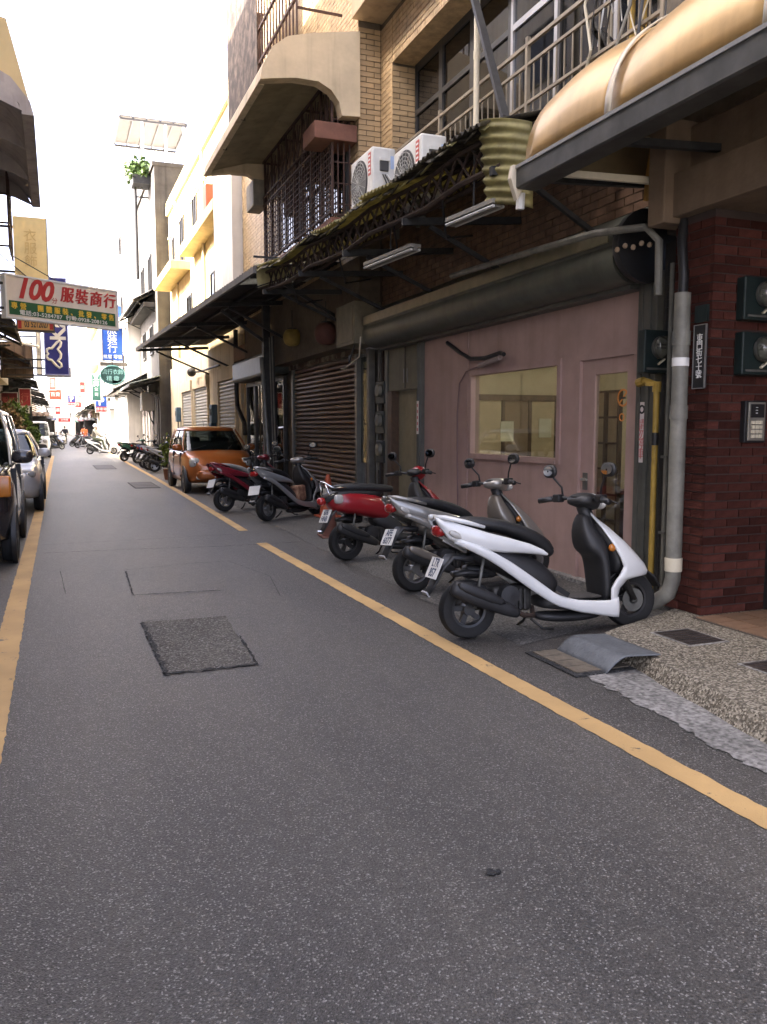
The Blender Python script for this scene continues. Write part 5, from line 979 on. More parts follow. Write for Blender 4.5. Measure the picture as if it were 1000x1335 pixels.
for (n_, l_, tl, br, Y, m_, arm, tx) in far:
    r, w, h = board(n_, l_, tl, br, Y, .15, m_, sign_rim if m_ is not sign_rim else alu, arm=arm); text(tx, min(h * .75, w / max(1, len(tx.split('\n')[0]))) * .8 / (1 if '\n' not in tx else 1.2), M('dim_print', (.5, .12, .1), .5) if n_ in ('dark_red_board', 'crimson_board') else (sdark if m_ is sign_rim else sign_rim), r, face_cam(0, -.01, h * .5))

# stained wall panel, and a dark sheet standing in for shade under the awnings
r, w, h = board('stained_panel', 'brown rain streaked wall panel hanging over the pavement opposite the scooters', (0, 446), (43, 492), 33.5, .25, M('streaked_brown', (.17, .125, .095), .9, var=.25, scale=2, streak=.8), tin_dark, 'panel', arm=-.8)
for k in range(3): MB().box(-w / 2 + w * (k + .3) / 3, -w / 2 + w * (k + .34) / 3, -.015, 0, 0, h).build('seam', tin_dark, r)
r, w, h = board('shade_sheet', 'dark green sheet painted as shade behind the crimson shop boards', (0, 490), (42, 562), 43.2, .06, M('shade_and_counter_dark', (.018, .024, .022), .8, var=.3), tin_dark, 'shade sheet', arm=-.6)
for k in range(5): MB().box(-w / 2 + w * (k + .4) / 5, -w / 2 + w * (k + .55) / 5, -.04, 0, 0, h).build('fold', M('shade_and_counter_dark', (.018, .024, .022)), r, bevel=.015)

# market stalls under the far awnings
def stall(pos, w, label, top, dark):
    r = empty('market_stall', pos, 0, label, 'market stall'); tm = M('stall_' + label.split()[0], top, .8, var=.2)
    MB().box(-w / 2, w / 2, 0, 1.6, .0, .8).build('counter', M('shade_and_counter_dark', (.018, .024, .022)), r, bevel=.02); MB().box(-w / 2, w / 2, 1.5, 1.6, .8, 2.2).build('back_board', dark, r)
    for x in (-w / 2 + .04, w / 2 - .04):
        for y in (.03, 1.57): MB().tube([(x, y, 0), (x, y, 2.25)], .02, 6).build('post', steel_dark, r)
    MB().grid(lambda u, v: (-w / 2 - .15 + (w + .3) * u, -.3 + 2.0 * v, 2.2 + .25 * v + .03 * math.sin(u * 25)), 20, 2).build('canopy', tm, r, smooth=True, solid=.02)
    for k in range(4): MB().box(-w * .42 + k * w * .22, -w * .28 + k * w * .22, .1, .9, .8, .95 + .1 * (k % 2)).build('goods', M('goods_%d' % k, [(.12, .03, .04), (.05, .06, .1), (.2, .15, .08), (.03, .03, .03)][k], .8), r)
dk1 = M('stall_back', (.02, .018, .017), .9)
stall((-1.05, 53, .004), 1.0, 'brown roofed market stall behind the white van', (.10, .06, .04), dk1); stall((-.95, 64.5, .004), 1.2, 'grey roofed market stall further along the row opposite the scooters', (.10, .1, .1), dk1); stall((-.8, 78, .004), 1.3, 'blue roofed market stall far along the row opposite the scooters', (.04, .05, .12), dk1)
stall((2.75, 78, .004), 1.0, 'black roofed market stall under the distant dark awning', (.02, .02, .022), dk1); stall((2.6, 88, .004), 1.1, 'maroon roofed market stall beyond the black one', (.10, .02, .03), dk1); stall((2.6, 100, .004), 1.2, 'green roofed market stall at the far end of the row behind the scooters', (.02, .05, .035), dk1)
# ================================================================ SCOOTERS
tyre_m = M('tyre_rubber', (0.012, 0.012, 0.012), .8, var=.3, scale=20); rim_m = M('rim_silver', (.30, .30, .30), .35, .8, var=.15); rim_dark = M('rim_dark', (.05, .05, .05), .4, .6); chrome = M('chrome', (.65, .65, .65), .15, 1.0, var=.03)
seat_m = M('seat_vinyl', (0.016, 0.016, 0.017), .55, var=.2, bump=.1, bscale=50); dk_pl = M('dark_panel', (0.02, 0.02, 0.021), .5, var=.25, scale=8); engine_m = M('engine_grime', (0.05, 0.048, 0.045), .55, .5, var=.4, scale=18); red_lens = M('red_lens', (.30, .012, .012), .2, var=.1, coat=.4); amber = M('amber_lens', (.5, .17, .02), .25, var=.1, coat=.4); clear_lens = M('clear_lens', (.42, .41, .38), .15, var=.2, coat=.5); mirror_m = M('mirror_glass', (.75, .78, .8), .03, 1.0, var=0); plate_m = M('plate_white', (.68, .68, .66), .5, var=.06); plate_ink = M('plate_ink', (.03, .05, .1), .5, var=0)
def wheel(parent, x, z, r, w, rim, name='wheel', spokes=5, y=0.0):
    n = empty(name, (x, y, z)); n.parent = parent
    rb = r * .62
    MB().lathe([(rb, -w * .8), (r * .8, -w), (r * .93, -w * .9), (r * .985, -w * .45), (r, 0), (r * .985, w * .45), (r * .93, w * .9), (r * .8, w), (rb, w * .8)], 'Y', (0, 0, 0), 28, True).build('tyre', tyre_m, n, smooth='auto')
    m = MB().lathe([(rb * 1.02, -w * .75), (rb * 1.02, w * .75), (rb * .86, w * .7), (rb * .82, 0), (rb * .86, -w * .7)], 'Y', (0, 0, 0), 28, True); m.lathe([(.001, -w * .9), (r * .2, -w * .9), (r * .22, 0), (r * .2, w * .9), (.001, w * .9)], 'Y', (0, 0, 0), 14)
    for k in range(spokes): a = 2 * math.pi * k / spokes + .4; m.bar((r * .15 * math.cos(a), 0, r * .15 * math.sin(a)), (rb * .9 * math.cos(a + .15), 0, rb * .9 * math.sin(a + .15)), .035, w * .8, (0, 1, 0))
    m.build('rim', rim, n, smooth='auto'); return n
def scooter(name, label, cat, pos, heading, paint, style='sport', plate='', panel=None, lean=6.0, group='scooters parked side by side', rim=None, seat=None, scale=1.0, steer=0.0, rack=None, inner=None):
    """x forward from the rear contact point, y left, z up; leaning on its side stand"""
    t = empty(name, (pos[0], pos[1], pos[2] if len(pos) > 2 else 0.004), heading, label, cat, group); t.rotation_euler = (R(-lean), 0, heading); t.scale = (scale,) * 3
    panel = panel or dk_pl; rim = rim or rim_m; seat = seat or seat_m; retro = style == 'retro'
    B = lambda mb, n_, m_, p=None, **k: mb.build(n_, m_, p or t, **{'smooth': True, **k})
    wheel(t, 0.0, .205, .205, .055, rim, 'rear_wheel'); fw = wheel(t, 1.27, .205, .205, .048, rim, 'front_wheel')
    # --- body shell
    if retro:
        tail = B(MB().sweep([(-.20, .60, .06, .05), (-.15, .64, .13, .10), (0, .64, .175, .125), (.2, .61, .185, .135), (.38, .57, .175, .13), (.5, .52, .14, .12), (.54, .5, .1, .1)], n=16, e=3.2), 'side_panel', paint, sub=1)
        B(MB().sweep([(-.26, .66, .06, .05), (-.16, .72, .11, .06), (.05, .74, .14, .05), (.5, .72, .13, .05)], n=12, e=3), 'tail_cowl', panel, sub=1)
        B(MB().sweep([(.3, .5, .12, .1), (.5, .42, .13, .14), (.6, .32, .15, .09), (.66, .25, .16, .05)], n=12, e=3), 'under_seat_panel', panel, sub=1)
        B(MB().sweep([(-.14, .79, .07, .03), (-.08, .805, .12, .045), (.15, .80, .14, .05), (.4, .785, .14, .05), (.56, .77, .11, .045), (.6, .76, .06, .03)], n=14, e=2.8), 'seat', seat, sub=1)
    else:
        tail = B(MB().sweep([(-.235, .825, .04, .01), (-.19, .785, .08, .035), (-.1, .735, .115, .06), (.06, .70, .14, .07), (.24, .645, .15, .07), (.42, .60, .145, .05), (.5, .575, .11, .02)], n=16, e=2.5), 'tail_cowl', panel if style != 'sport' else dk_pl, sub=1)
        UT = [(-.25, .845), (-.17, .825), (-.05, .785), (.1, .735), (.25, .695), (.4, .65), (.5, .605), (.535, .575)]; UB = [(-.235, .815), (-.16, .70), (-.06, .655), (.07, .62), (.22, .60), (.35, .592), (.46, .58), (.53, .57)]
        LT = [(-.10, .70), (.02, .66), (.13, .605), (.27, .525), (.45, .40), (.6, .29), (.75, .245), (.9, .232), (1.03, .228), (1.085, .25)]; LB = [(-.13, .675), (.0, .61), (.1, .555), (.2, .49), (.42, .33), (.6, .215), (.78, .16), (.95, .128), (1.05, .11), (1.09, .105)]
        def yb(x): return .06 + .1 * min(1, max(0, (x + .25) / .3)) ** .7
        for s in (-1, 1):
            for T_, B_, n_, bul in ((UT, UB, 'tail_panel', .022), (LT, LB, 'side_trim', .016)):
                def fn(u, v, T_=T_, B_=B_, bul=bul, s=s):
                    q = u * (len(T_) - 1); i = min(int(q), len(T_) - 2); f = q - i; tx, tz = (T_[i][j] + (T_[i + 1][j] - T_[i][j]) * f for j in (0, 1)); bx, bz = (B_[i][j] + (B_[i + 1][j] - B_[i][j]) * f for j in (0, 1))
                    x = tx + (bx - tx) * v; z = tz + (bz - tz) * v; return (x, s * (yb(x) - .008 + bul * math.sin(math.pi * min(1, v * .8 + .18)) + (.004 if n_ == 'side_trim' else 0)), z)
                B(MB().grid(fn, 28, 6), n_, paint, solid=.012)
            B(MB().box(.46, .57, s * .178 - .004, s * .178 + .004, -.018, .018).xf(Matrix.Translation((0, 0, .18)) @ Matrix.Rotation(R(33), 4, 'Y') @ Matrix.Translation((-.05, 0, .46))), 'badge', black_pl, smooth=False) if style == 'sport' else None
        B(MB().sweep([(0.0, .62, .1, .08), (.2, .56, .145, .09), (.42, .47, .15, .11), (.56, .38, .15, .10), (.64, .28, .14, .06)], n=14, e=2.8), 'under_seat_panel', panel, sub=1)
        B(MB().sweep([(-.1, .80, .06, .02), (-.04, .815, .11, .04), (.12, .795, .135, .048), (.28, .765, .14, .05), (.42, .715, .13, .055), (.54, .655, .11, .06), (.61, .585, .085, .05), (.635, .545, .05, .03)], n=14, e=2.6), 'seat', seat, sub=1)
    # --- rear: lamps, rail, fender, plate
    tl_ = (-.275, .66) if retro else (-.2, .755)
    B(MB().ball((tl_[0], 0, tl_[1]), .05 if retro else .045, .05 if retro else .08, .045, e=2.5), 'tail_light', red_lens)
    for s in (-1, 1):
        if retro: B(MB().ball((-.13, s * .135, .68), .055, .03, .05, e=3), 'turn_signal', clear_lens)
        else: B(MB().sweep([(-.175, .755, .012, .015), (-.11, .725, .018, .032), (-.03, .70, .012, .016)], y=s * .128, n=8), 'turn_signal', clear_lens, sub=1)
    gr = chrome if retro else paint
    if retro: B(MB().tube([(-.02, -.11, .80), (-.18, -.10, .81), (-.255, -.06, .86), (-.27, 0, .87), (-.255, .06, .86), (-.18, .10, .81), (-.02, .11, .80)], .012, 8), 'grab_rail', gr); B(MB().tube([(-.12, .1, .75), (-.22, .11, .72), (-.25, .07, .84)], .011, 8), 'grab_rail', gr); B(MB().tube([(-.12, -.1, .75), (-.22, -.11, .72), (-.25, -.07, .84)], .011, 8), 'grab_rail', gr)
    else:
        for s in (-1, 1): B(MB().tube([(.08, s * .145, .775), (-.06, s * .14, .815), (-.19, s * .11, .845), (-.245, s * .04, .85)], [.012, .016, .018, .016], 8), 'grab_rail', gr)
    rear_f = B(MB().sweep([(0.02, .56, .09, .03), (-.12, .57, .085, .02), (-.19, .50, .08, .012), (-.245, .40, .07, .01), (-.30, .31, .05, .008)], n=8, e=4), 'rear_fender', dk_pl)
    pl = MB().box(-.11, .11, -.002, .002, -.075, .075).build('number_plate', plate_m, t); pl.matrix_local = Matrix.Translation((-.235, 0, .50)) @ Matrix.Rotation(R(-90), 4, 'Z') @ Matrix.Rotation(R(-24), 4, 'X')
    if plate: text(plate, .085, plate_ink, pl, Matrix.Translation((0, -.003, 0)) @ Matrix.Rotation(R(90), 4, 'X'), bold=.002, sx=.88, depth=.0005, line=.85)
    B(MB().box(-.02, .02, -.05, .05, -.006, .006).xf(Matrix.Translation((-.3, 0, .325)) @ Matrix.Rotation(R(55), 4, 'Y')), 'reflector', chrome if retro else M('flap_grey', (.3, .3, .3), .5), smooth=False)
    # --- floor, leg shield, front
    B(MB().sweep([(.5, .23, .12, .04), (.6, .225, .15, .05), (.8, .2, .155, .045), (1.0, .175, .15, .045), (1.07, .17, .12, .04)], n=12, e=3.5), 'floorboard', dk_pl, sub=1)
    B(MB().box(.58, .98, -.12, .12, .245, .262), 'floor_mat', M('floor_mat', (.05, .045, .04), .9, var=.3, scale=20), smooth=False, bevel=.006)
    B(MB().sweep([(.5, .13, .06, .03), (.62, .115, .09, .04), (.8, .105, .1, .04), (1.0, .12, .08, .04), (1.05, .15, .05, .03)], n=10), 'belly_pan', dk_pl, sub=1)
    AP = [(.845, .935, .95, .04), (.80, .955, .99, .075), (.74, .985, 1.07, .12), (.63, 1.045, 1.20, .165), (.53, 1.095, 1.30, .182), (.465, 1.12, 1.36, .184), (.42, 1.10, 1.39, .18), (.395, 1.085, 1.385, .176), (.37, 1.065, 1.22, .172), (.31, 1.03, 1.15, .166), (.22, 1.03, 1.115, .162), (.14, 1.045, 1.10, .15), (.105, 1.06, 1.085, .13)]
    if retro: AP = [(z, xb, min(xf, xb + .13), w * 1.12) for z, xb, xf, w in AP]
    def apr(u, v):
        q = u * (len(AP) - 1); i = min(int(q), len(AP) - 2); f = q - i; z, xb, xf, w = (AP[i][j] + (AP[i + 1][j] - AP[i][j]) * f for j in range(4)); a = math.pi * (v - .5)
        return (xb + (xf - xb) * math.cos(a) ** .9 if abs(math.cos(a)) > 1e-6 else xb, w * math.copysign(abs(math.sin(a)) ** .8, math.sin(a)), z)
    B(MB().grid(apr, 36, 20), 'leg_shield', paint, solid=.014)
    B(MB().sweep([(.90, .85, .05, .03), (.895, .77, .09, .055), (.915, .69, .125, .075), (.945, .62, .145, .09), (.985, .575, .15, .07), (1.0, .53, .155, .05), (1.015, .44, .155, .045), (1.02, .32, .15, .04), (1.02, .2, .145, .03)], n=14, e=3.2), 'inner_panel', inner or dk_pl, sub=1)
    B(MB().sweep([(.97, .79, .06, .03), (1.04, .70, .12, .06), (1.1, .60, .15, .07), (1.13, .5, .16, .06), (1.1, .4, .15, .04)], n=12, e=3), 'shield_core', dk_pl, sub=1)
    for s in (-1, 1): B(MB().ball((1.045, s * .158, .60), .03, .02, .028), 'front_signal', amber)
    B(MB().sweep([(1.0 + .27 - .27 * math.cos(R(a)) if False else 1.27 + .245 * math.cos(R(a)), .205 + .245 * math.sin(R(a)), .06, .012) for a in (165, 140, 115, 90, 65, 40, 20)], n=10, e=3), 'front_fender', paint if retro else dk_pl)
    for s in (-1, 1): B(MB().tube([(1.06, s * .07, .62), (1.27, s * .075, .21)], [.026, .022], 10), 'fork', engine_m); B(MB().tube([(1.27, s * .05, .205), (1.27, s * .09, .205)], .02, 8), 'axle_cap', steel_grey)
    B(MB().lathe([(.03, -.06), (.085, -.06), (.085, -.055), (.03, -.055)], 'Y', (1.27, 0, .205), 20, True), 'brake_disc', steel_grey, smooth='auto')
    # --- steering head
    hd = empty('steering_head', (.93, 0, .80)); hd.parent = t; hd.rotation_euler = (0, 0, steer)
    hp = lambda mb, n_, m_, **k: mb.xf(Matrix.Translation((-.93, 0, -.80))).build(n_, m_, hd, **{'smooth': True, **k})
    hp(MB().tube([(.97, 0, .74), (.9, 0, .90)], .05, 12), 'neck', dk_pl)
    if retro:
        hp(MB().ball((.97, 0, .94), .085, .095, .085), 'headlight_shell', paint); hp(MB().ball((1.025, 0, .945), .05, .075, .07), 'headlight', clear_lens); hp(MB().sweep([(.82, .93, .05, .03), (.88, .95, .11, .045), (.96, .96, .1, .04)], n=12), 'dashboard', dk_pl, sub=1)
    else:
        hp(MB().sweep([(.80, .92, .05, .02), (.83, .935, .10, .04), (.89, .94, .125, .06), (.96, .925, .11, .065), (1.02, .89, .06, .04)], n=14, e=2.5), 'handlebar_cowl', panel if style == 'sport' else paint, sub=1); hp(MB().sweep([(.93, .985, .05, .012), (.99, .965, .08, .014), (1.04, .93, .05, .01)], n=10), 'cowl_stripe', paint, sub=1); hp(MB().ball((1.045, 0, .90), .03, .08, .035), 'headlight', clear_lens); hp(MB().ball((.845, 0, .965), .04, .06, .012), 'dashboard', black_pl)
    for s in (-1, 1):
        hp(MB().tube([(.9, s * .1, .94), (.88, s * .2, .955), (.84, s * .27, .945), (.80, s * .36, .93)], .014, 8), 'handlebar', dk_pl); hp(MB().tube([(.845, s * .265, .946), (.80, s * .37, .93)], .021, 10), 'grip', black_pl); hp(MB().box(-.03, .03, -.035, .035, -.03, .03).xf(Matrix.Translation((.865, s * .225, .95))), 'switch_box', black_pl, smooth=False, bevel=.01)
        hp(MB().tube([(.9, s * .2, .94), (.9, s * .29, .935), (.865, s * .38, .92)], .006, 6), 'brake_lever', dk_pl)
        hp(MB().tube([(.885, s * .2, .97), (.885, s * .21, 1.03), (.86, s * .27, 1.10), (.86, s * .29, 1.13)], .008, 6), 'mirror_stalk', black_pl); mh = hp(MB().ball((.86, s * .31, 1.15), .022, .072, .05, e=2.6), 'mirror', black_pl)
        g_ = MB().lathe([(.001, 0), (.9, 0)], 'X', (0, 0, 0), 20).xf(Matrix.Translation((.8385 - .93, s * .31, 1.152 - .80)) @ Matrix.Diagonal((1, .06, .04, 1))).build('mirror_glass', mirror_m, mh)
    # --- mechanics
    B(MB().sweep([(-.08, .22, .04, .05), (.1, .25, .06, .085), (.3, .27, .06, .08), (.42, .28, .05, .06)], y=.1, n=10, e=3), 'transmission_case', engine_m, sub=1); B(MB().box(.15, .45, -.1, .06, .18, .36), 'engine', engine_m, bevel=.03)
    for k in range(6): B(MB().box(.2 + k * .035, .215 + k * .035, -.12, -.1, .2, .34), 'cooling_fin', engine_m, smooth=False)
    B(MB().lathe([(.001, -.16), (.07, -.155), (.08, -.1)], 'Y', (.26, 0, .3), 16), 'fan_cover', dk_pl, smooth='auto')
    B(MB().tube([(.46, -.06, .2), (.44, -.13, .15), (.36, -.15, .16), (.3, -.155, .19)], .018, 8), 'exhaust_pipe', rust)
    mf = B(MB().sweep([(.33, .165, .03, .03), (.26, .2, .045, .05), (.0, .31, .052, .068), (-.14, .375, .05, .065), (-.17, .39, .03, .04)], y=-.155, n=12, e=2.6), 'muffler', dk_pl, sub=1); B(MB().sweep([(.22, .25, .02, .03), (.0, .345, .025, .045), (-.15, .41, .018, .03)], y=-.195, n=10), 'heat_shield', panel, mf, sub=1)
    B(MB().tube([(0.0, .1, .22), (.08, .1, .62)], .012, 8), 'shock_absorber', steel_grey); B(MB().tube([(0.02, -.1, .22), (.1, -.1, .62)], .012, 8), 'shock_absorber', steel_grey)
    sp = MB()
    for k in range(9): sp.lathe([(.022, -.006), (.034, 0), (.022, .006)], 'Z', (0.02 + k * .006, .1, .3 + k * .03), 8)
    B(sp, 'spring', engine_m)
    B(MB().sweep([(-.1, .45, .06, .02), (.0, .46, .06, .02), (.14, .44, .06, .02)], n=8), 'inner_fender', dk_pl); B(MB().box(.02, .26, .06, .17, .4, .5), 'air_filter', dk_pl, bevel=.03)
    B(MB().tube([(.5, .1, .13), (.52, .2, .06), (.5, .27, .015)], .011, 6), 'side_stand', steel_dark); B(MB().tube([(.42, -.13, .13), (.5, -.15, .06), (.58, -.15, .05)], .01, 6), 'center_stand', steel_dark)
    if rack: rack(t)
    return t
def paintm(name, col, metal=.0, rough=.3): return M(name, col, rough, metal, var=.05, scale=3, coat=.6)
white_p = paintm('pearl_white_paint', (.70, .71, .70)); silver_p = paintm('silver_paint', (.30, .29, .27), .5, .35); red_p = paintm('red_paint', (.26, .008, .014)); maroon_p = paintm('maroon_paint', (.16, .012, .022)); blue_p = paintm('blue_paint', (.04, .055, .15)); green_p = paintm('green_paint', (.02, .10, .06)); darksilver = paintm('grey_paint', (.36, .36, .36), .5); taupe_p = paintm('taupe_paint', (.19, .17, .145), .4, .4)
def head_to(pos, px, steerx=.86, z=.95):       # heading that brings the handlebar over image column px
    best = min(range(-450, 451), key=lambda k: abs(proj((pos[0] + steerx * math.cos(R(k / 10)), pos[1] + steerx * math.sin(R(k / 10)), z))[0] - px)); return R(best / 10)
scooter('scooter', 'white sport scooter parked before the pink shop door', 'scooter', (2.60, 5.03), R(-5.5), white_p, 'sport', 'LTR\n857', lean=4, rim=rim_dark, steer=R(12))
scooter('scooter', 'silver grey scooter beside the white one, before the shop window', 'scooter', (2.92, 6.68), head_to((2.92, 6.68), 648), silver_p, 'commuter', 'AFE\n6077', panel=taupe_p, lean=6, steer=R(8), inner=taupe_p)
scooter('scooter', 'red retro scooter with chrome grab rail before the khaki panel door', 'scooter', (2.93, 8.58), head_to((2.93, 8.58), 540), red_p, 'retro', '676\nHNB', lean=5, rim=rim_dark, steer=R(14))
def bag(t): MB().box(.62, .86, -.17, .02, .26, .52).build('foot_bag', M('pattern_bag', (.25, .07, .05), .8, var=.5, scale=12, col2=(.4, .25, .15)), t, bevel=.04)
scooter('scooter', 'silver scooter carrying a patterned red bag before the brown shutter', 'scooter', (3.03, 12.71), head_to((3.03, 12.71), 392), darksilver, 'commuter', '', lean=7, rack=bag, steer=R(20))
scooter('scooter', 'dark red scooter with a pale grey seat in front of the orange car', 'scooter', (2.70, 14.5), head_to((2.7, 14.5), 345), maroon_p, 'commuter', '', lean=7, seat=M('pale_seat', (.26, .25, .23), .6, var=.1), steer=R(20))
for (p, hd, m_, t_) in [((2.95, 31.5), 8, blue_p, 'dark blue scooter in the shaded row beyond the orange car'), ((2.95, 30.0), 14, paintm('white_blue', (.35, .37, .45)), 'white and blue scooter in the shaded row beyond the orange car'), ((3.0, 28.6), -4, darksilver, 'dark grey scooter nearest the orange car in the shaded row'), ((2.75, 38.5), 20, green_p, 'dark green scooter at the sunlit end of the shaded row'), ((3.1, 36.2), 30, dk_pl, 'black scooter behind the dark green one')]:
    scooter('scooter', t_, 'scooter', p, R(hd), m_, 'commuter', '', lean=6, group='scooters parked beyond the orange car')
# traffic cones
def cone(pos, label, body, band=True, lean=0, scale=1.0):
    r = empty('traffic_cone', pos, 0, label, 'traffic cone'); r.rotation_euler = (R(lean), R(lean * .5), 0); r.scale = (scale,) * 3
    MB().box(-.19, .19, -.19, .19, 0, .03).build('base', body, r, bevel=.01)
    MB().lathe([(.15, .03), (.145, .05), (.035, .68), (.03, .70), (.001, .70)], 'Z', (0, 0, 0), 20).build('cone', body, r, smooth='auto')
    if band: MB().lathe([(.094, .36), (.073, .48)], 'Z', (0, 0, 0), 20).build('reflective_band', M('band_grey', (.45, .42, .38), .5), r, smooth='auto'); MB().lathe([(.055, .585), (.058, .60), (.05, .63)], 'Z', (0, 0, 0), 20).build('ring', body, r, smooth='auto')
cone((4.12, 13.0, .004), 'orange traffic cone with a grey band beside the silver scooter', M('cone_orange', (.42, .09, .04), .6, var=.15))
cone((3.36, 10.55, .004), 'dark faded brown traffic cone with a broken top behind the red scooter', M('cone_brown', (.13, .05, .035), .8, var=.3), False, 6, .72)
# ================================================================ CARS
car_glass = glass('car_glass', (.35, .4, .38), .82, body=(.01, .012, .012)); cabin_m = M('cabin_dark', (.015, .015, .016), .7, var=.2); trim_m = M('car_trim', (.014, .014, .015), .5, var=.2)
def interp(tab, x):
    for a, b in zip(tab[:-1], tab[1:]):
        if a[0] <= x <= b[0]:
            t = (x - a[0]) / (b[0] - a[0]); t = t * t * (3 - 2 * t) * .5 + t * .5; return [p + (q - p) * t for p, q in zip(a[1:], b[1:])]
    return list((tab[0] if x < tab[0][0] else tab[-1])[1:])
def car(name, label, pos, heading, paint, body, belt, roof, wheels, wr=.28, cat='car', lamp=None, bumper=None, two_tone=None, extras=None):
    """x forward. body: rows (x, z_bottom, z_top, half width); belt / roof: (x_rear, x_front, z, half width)"""
    t = empty(name, (pos[0], pos[1], .004), heading, label, cat); B = lambda mb, n_, m_, p=None, **k: mb.build(n_, m_, p or t, **{'smooth': True, **k})
    rings = []; x0, x1 = body[0][0], body[-1][0]
    for i in range(33):
        x = x0 + (x1 - x0) * i / 32; zb, zt, w = interp(body, x); h = zt - zb
        half = [(.0, zb), (w * .8, zb), (w * .95, zb + .05 * h), (w * .995, zb + .3 * h), (w, zb + .5 * h), (w * .985, zb + .75 * h), (w * .945, zb + .93 * h), (w * .86, zb + .99 * h), (w * .5, zt + .015), (0, zt + .02)]
        rings.append([(x, y, z) for y, z in half] + [(x, -y, z) for y, z in half[-2:0:-1]])
    B(MB().rings(rings), 'body', two_tone or paint)
    # greenhouse: rounded frustum of glass, dark cabin inside, pillars and roof in paint
    def ring(xr, xf, z, w, e=7, n=40):
        out = []
        for k in range(n):
            a = 2 * math.pi * (k + .5) / n; c, s = math.cos(a), math.sin(a); out.append(((xr + xf) / 2 + (xf - xr) / 2 * math.copysign(abs(c) ** (2 / e), c), w * math.copysign(abs(s) ** (2 / e), s), z))
        return out
    def mid(f, grow=0.0): return ring(belt[0] + (roof[0] - belt[0]) * f - grow, belt[1] + (roof[1] - belt[1]) * f + grow, belt[2] + (roof[2] - belt[2]) * f, belt[3] + (roof[3] - belt[3]) * f + .02 * math.sin(math.pi * f) + grow)
    gl_ = B(MB().rings([mid(f) for f in (0, .25, .5, .75, 1)], caps=False), 'windows', car_glass)
    B(MB().rings([mid(0, -.05), mid(.25, -.05), mid(.42, -.06)], caps=True), 'dashboard', cabin_m)
    for s in (-1, 1):
        B(MB().box(-.28, .0, s * .36 - .22, s * .36 + .22, belt[2] - .2, belt[2] + .32).xf(Matrix.Translation(((belt[0] + belt[1]) / 2, 0, 0))), 'seat_back', M('car_seat', (.05, .05, .055), .8), bevel=.06)
    rf = B(MB().rings([mid(.96, .006), ring(roof[0], roof[1], roof[2] + .03, roof[3] + .005), ring(roof[0] + .05, roof[1] - .06, roof[2] + .065, roof[3] - .06), ring(roof[0] + .3, roof[1] - .3, roof[2] + .09, roof[3] - .3)]), 'roof', paint)
    def on(side, u, f):   # point on the glass: u along x at the belt fraction f
        xr = belt[0] + (roof[0] - belt[0]) * f; xf = belt[1] + (roof[1] - belt[1]) * f; return Vector((xr + (xf - xr) * u, side * (belt[3] + (roof[3] - belt[3]) * f + .02 * math.sin(math.pi * f) + .004), belt[2] + (roof[2] - belt[2]) * f))
    for s in (-1, 1):
        for (u, w_, ub) in ((.975, .07, .975), (.52, .07, .5), (.04, .12, .04)):
            pts = [on(s, ub + (u - ub) * f, f) for f in (0, .33, .66, 1)]; m = MB()
            for a, b in zip(pts[:-1], pts[1:]): m.bar(a, b, w_, .02, (0, s, .2)); 
            B(m, 'pillar', paint if u > .9 or u < .1 else trim_m, smooth=False, bevel=.006)
        B(MB().tube([on(s, .02, .0) + Vector((0, 0, .0)), on(s, .5, 0), on(s, .98, 0)], .014, 6), 'belt_trim', trim_m)
        # door seams, handles
        zb, zt, w = interp(body, 0.0)
        for xs in (belt[1] - .25, (belt[0] + belt[1]) / 2 - .03):
            zb, zt, w = interp(body, xs); B(MB().box(xs - .005, xs + .005, s * w * .9, s * (w + .003), zb + .14, zt - .05), 'door_seam', trim_m, smooth=False)
        B(MB().box(-.09, .09, -.012, .012, -.014, .014).xf(Matrix.Translation(((belt[0] + belt[1]) / 2 + .12, s * (interp(body, .0)[2] + .012), belt[2] - .17))), 'door_handle', paint, bevel=.008)
        # mirrors
        q = on(s, .93, .1); B(MB().ball((q.x + .02, q.y + s * .12, q.z + .04), .075, .11, .075, e=3), 'wing_mirror', two_tone or paint); B(MB().bar((q.x, q.y - s * .02, q.z), (q.x + .02, q.y + s * .08, q.z + .02), .05, .03), 'mirror_arm', trim_m, smooth=False)
        for k, xw in enumerate(wheels):
            zb, zt, w = interp(body, xw); arch = MB().lathe([(.001, 0), (wr + .055, 0), (wr + .06, -.02), (wr + .06, -.05)], 'Y', (xw, 0, wr + .01), 28)
            arch.v = [(x, s * (w + .006 + y * 1) if True else y, z) for x, y, z in arch.v]; B(arch, 'wheel_arch', trim_m, smooth='auto')
            wh = wheel(t, xw, wr, wr, .085, rim_m, 'wheel', 7, s * (w - .07))
    zb, zt, w = interp(body, x1 - .05)
    if bumper: B(MB().sweep([(x1 - .25, bumper[0], w * 1.02, bumper[1]), (x1 - .02, bumper[0], w * 1.0, bumper[1]), (x1 + .05, bumper[0], w * .85, bumper[1] * .8)], n=12, e=5), 'bumper', bumper[2], sub=1)
    if lamp:
        lx, lz, ly, rx, ry, rz = lamp
        for s in (-1, 1): hl = B(MB().ball((lx, s * ly, lz), rx, ry, rz, e=3), 'headlight', clear_lens); B(MB().ball((lx + rx * .55, s * ly, lz), rx * .5, ry * .45, rz * .5), 'bulb_reflector', chrome, hl)
    B(MB().box(x1 - .02, x1 + .075, -.17, .17, -.05, .05).xf(Matrix.Translation((0, 0, (bumper[0] if bumper else .45)))), 'number_plate', plate_m, smooth=False)
    B(MB().box(x1 - .1, x1 + .02, -w * .5, w * .5, -.045, .045).xf(Matrix.Translation((0, 0, zt - .16))), 'grille', trim_m, smooth=False, bevel=.01)
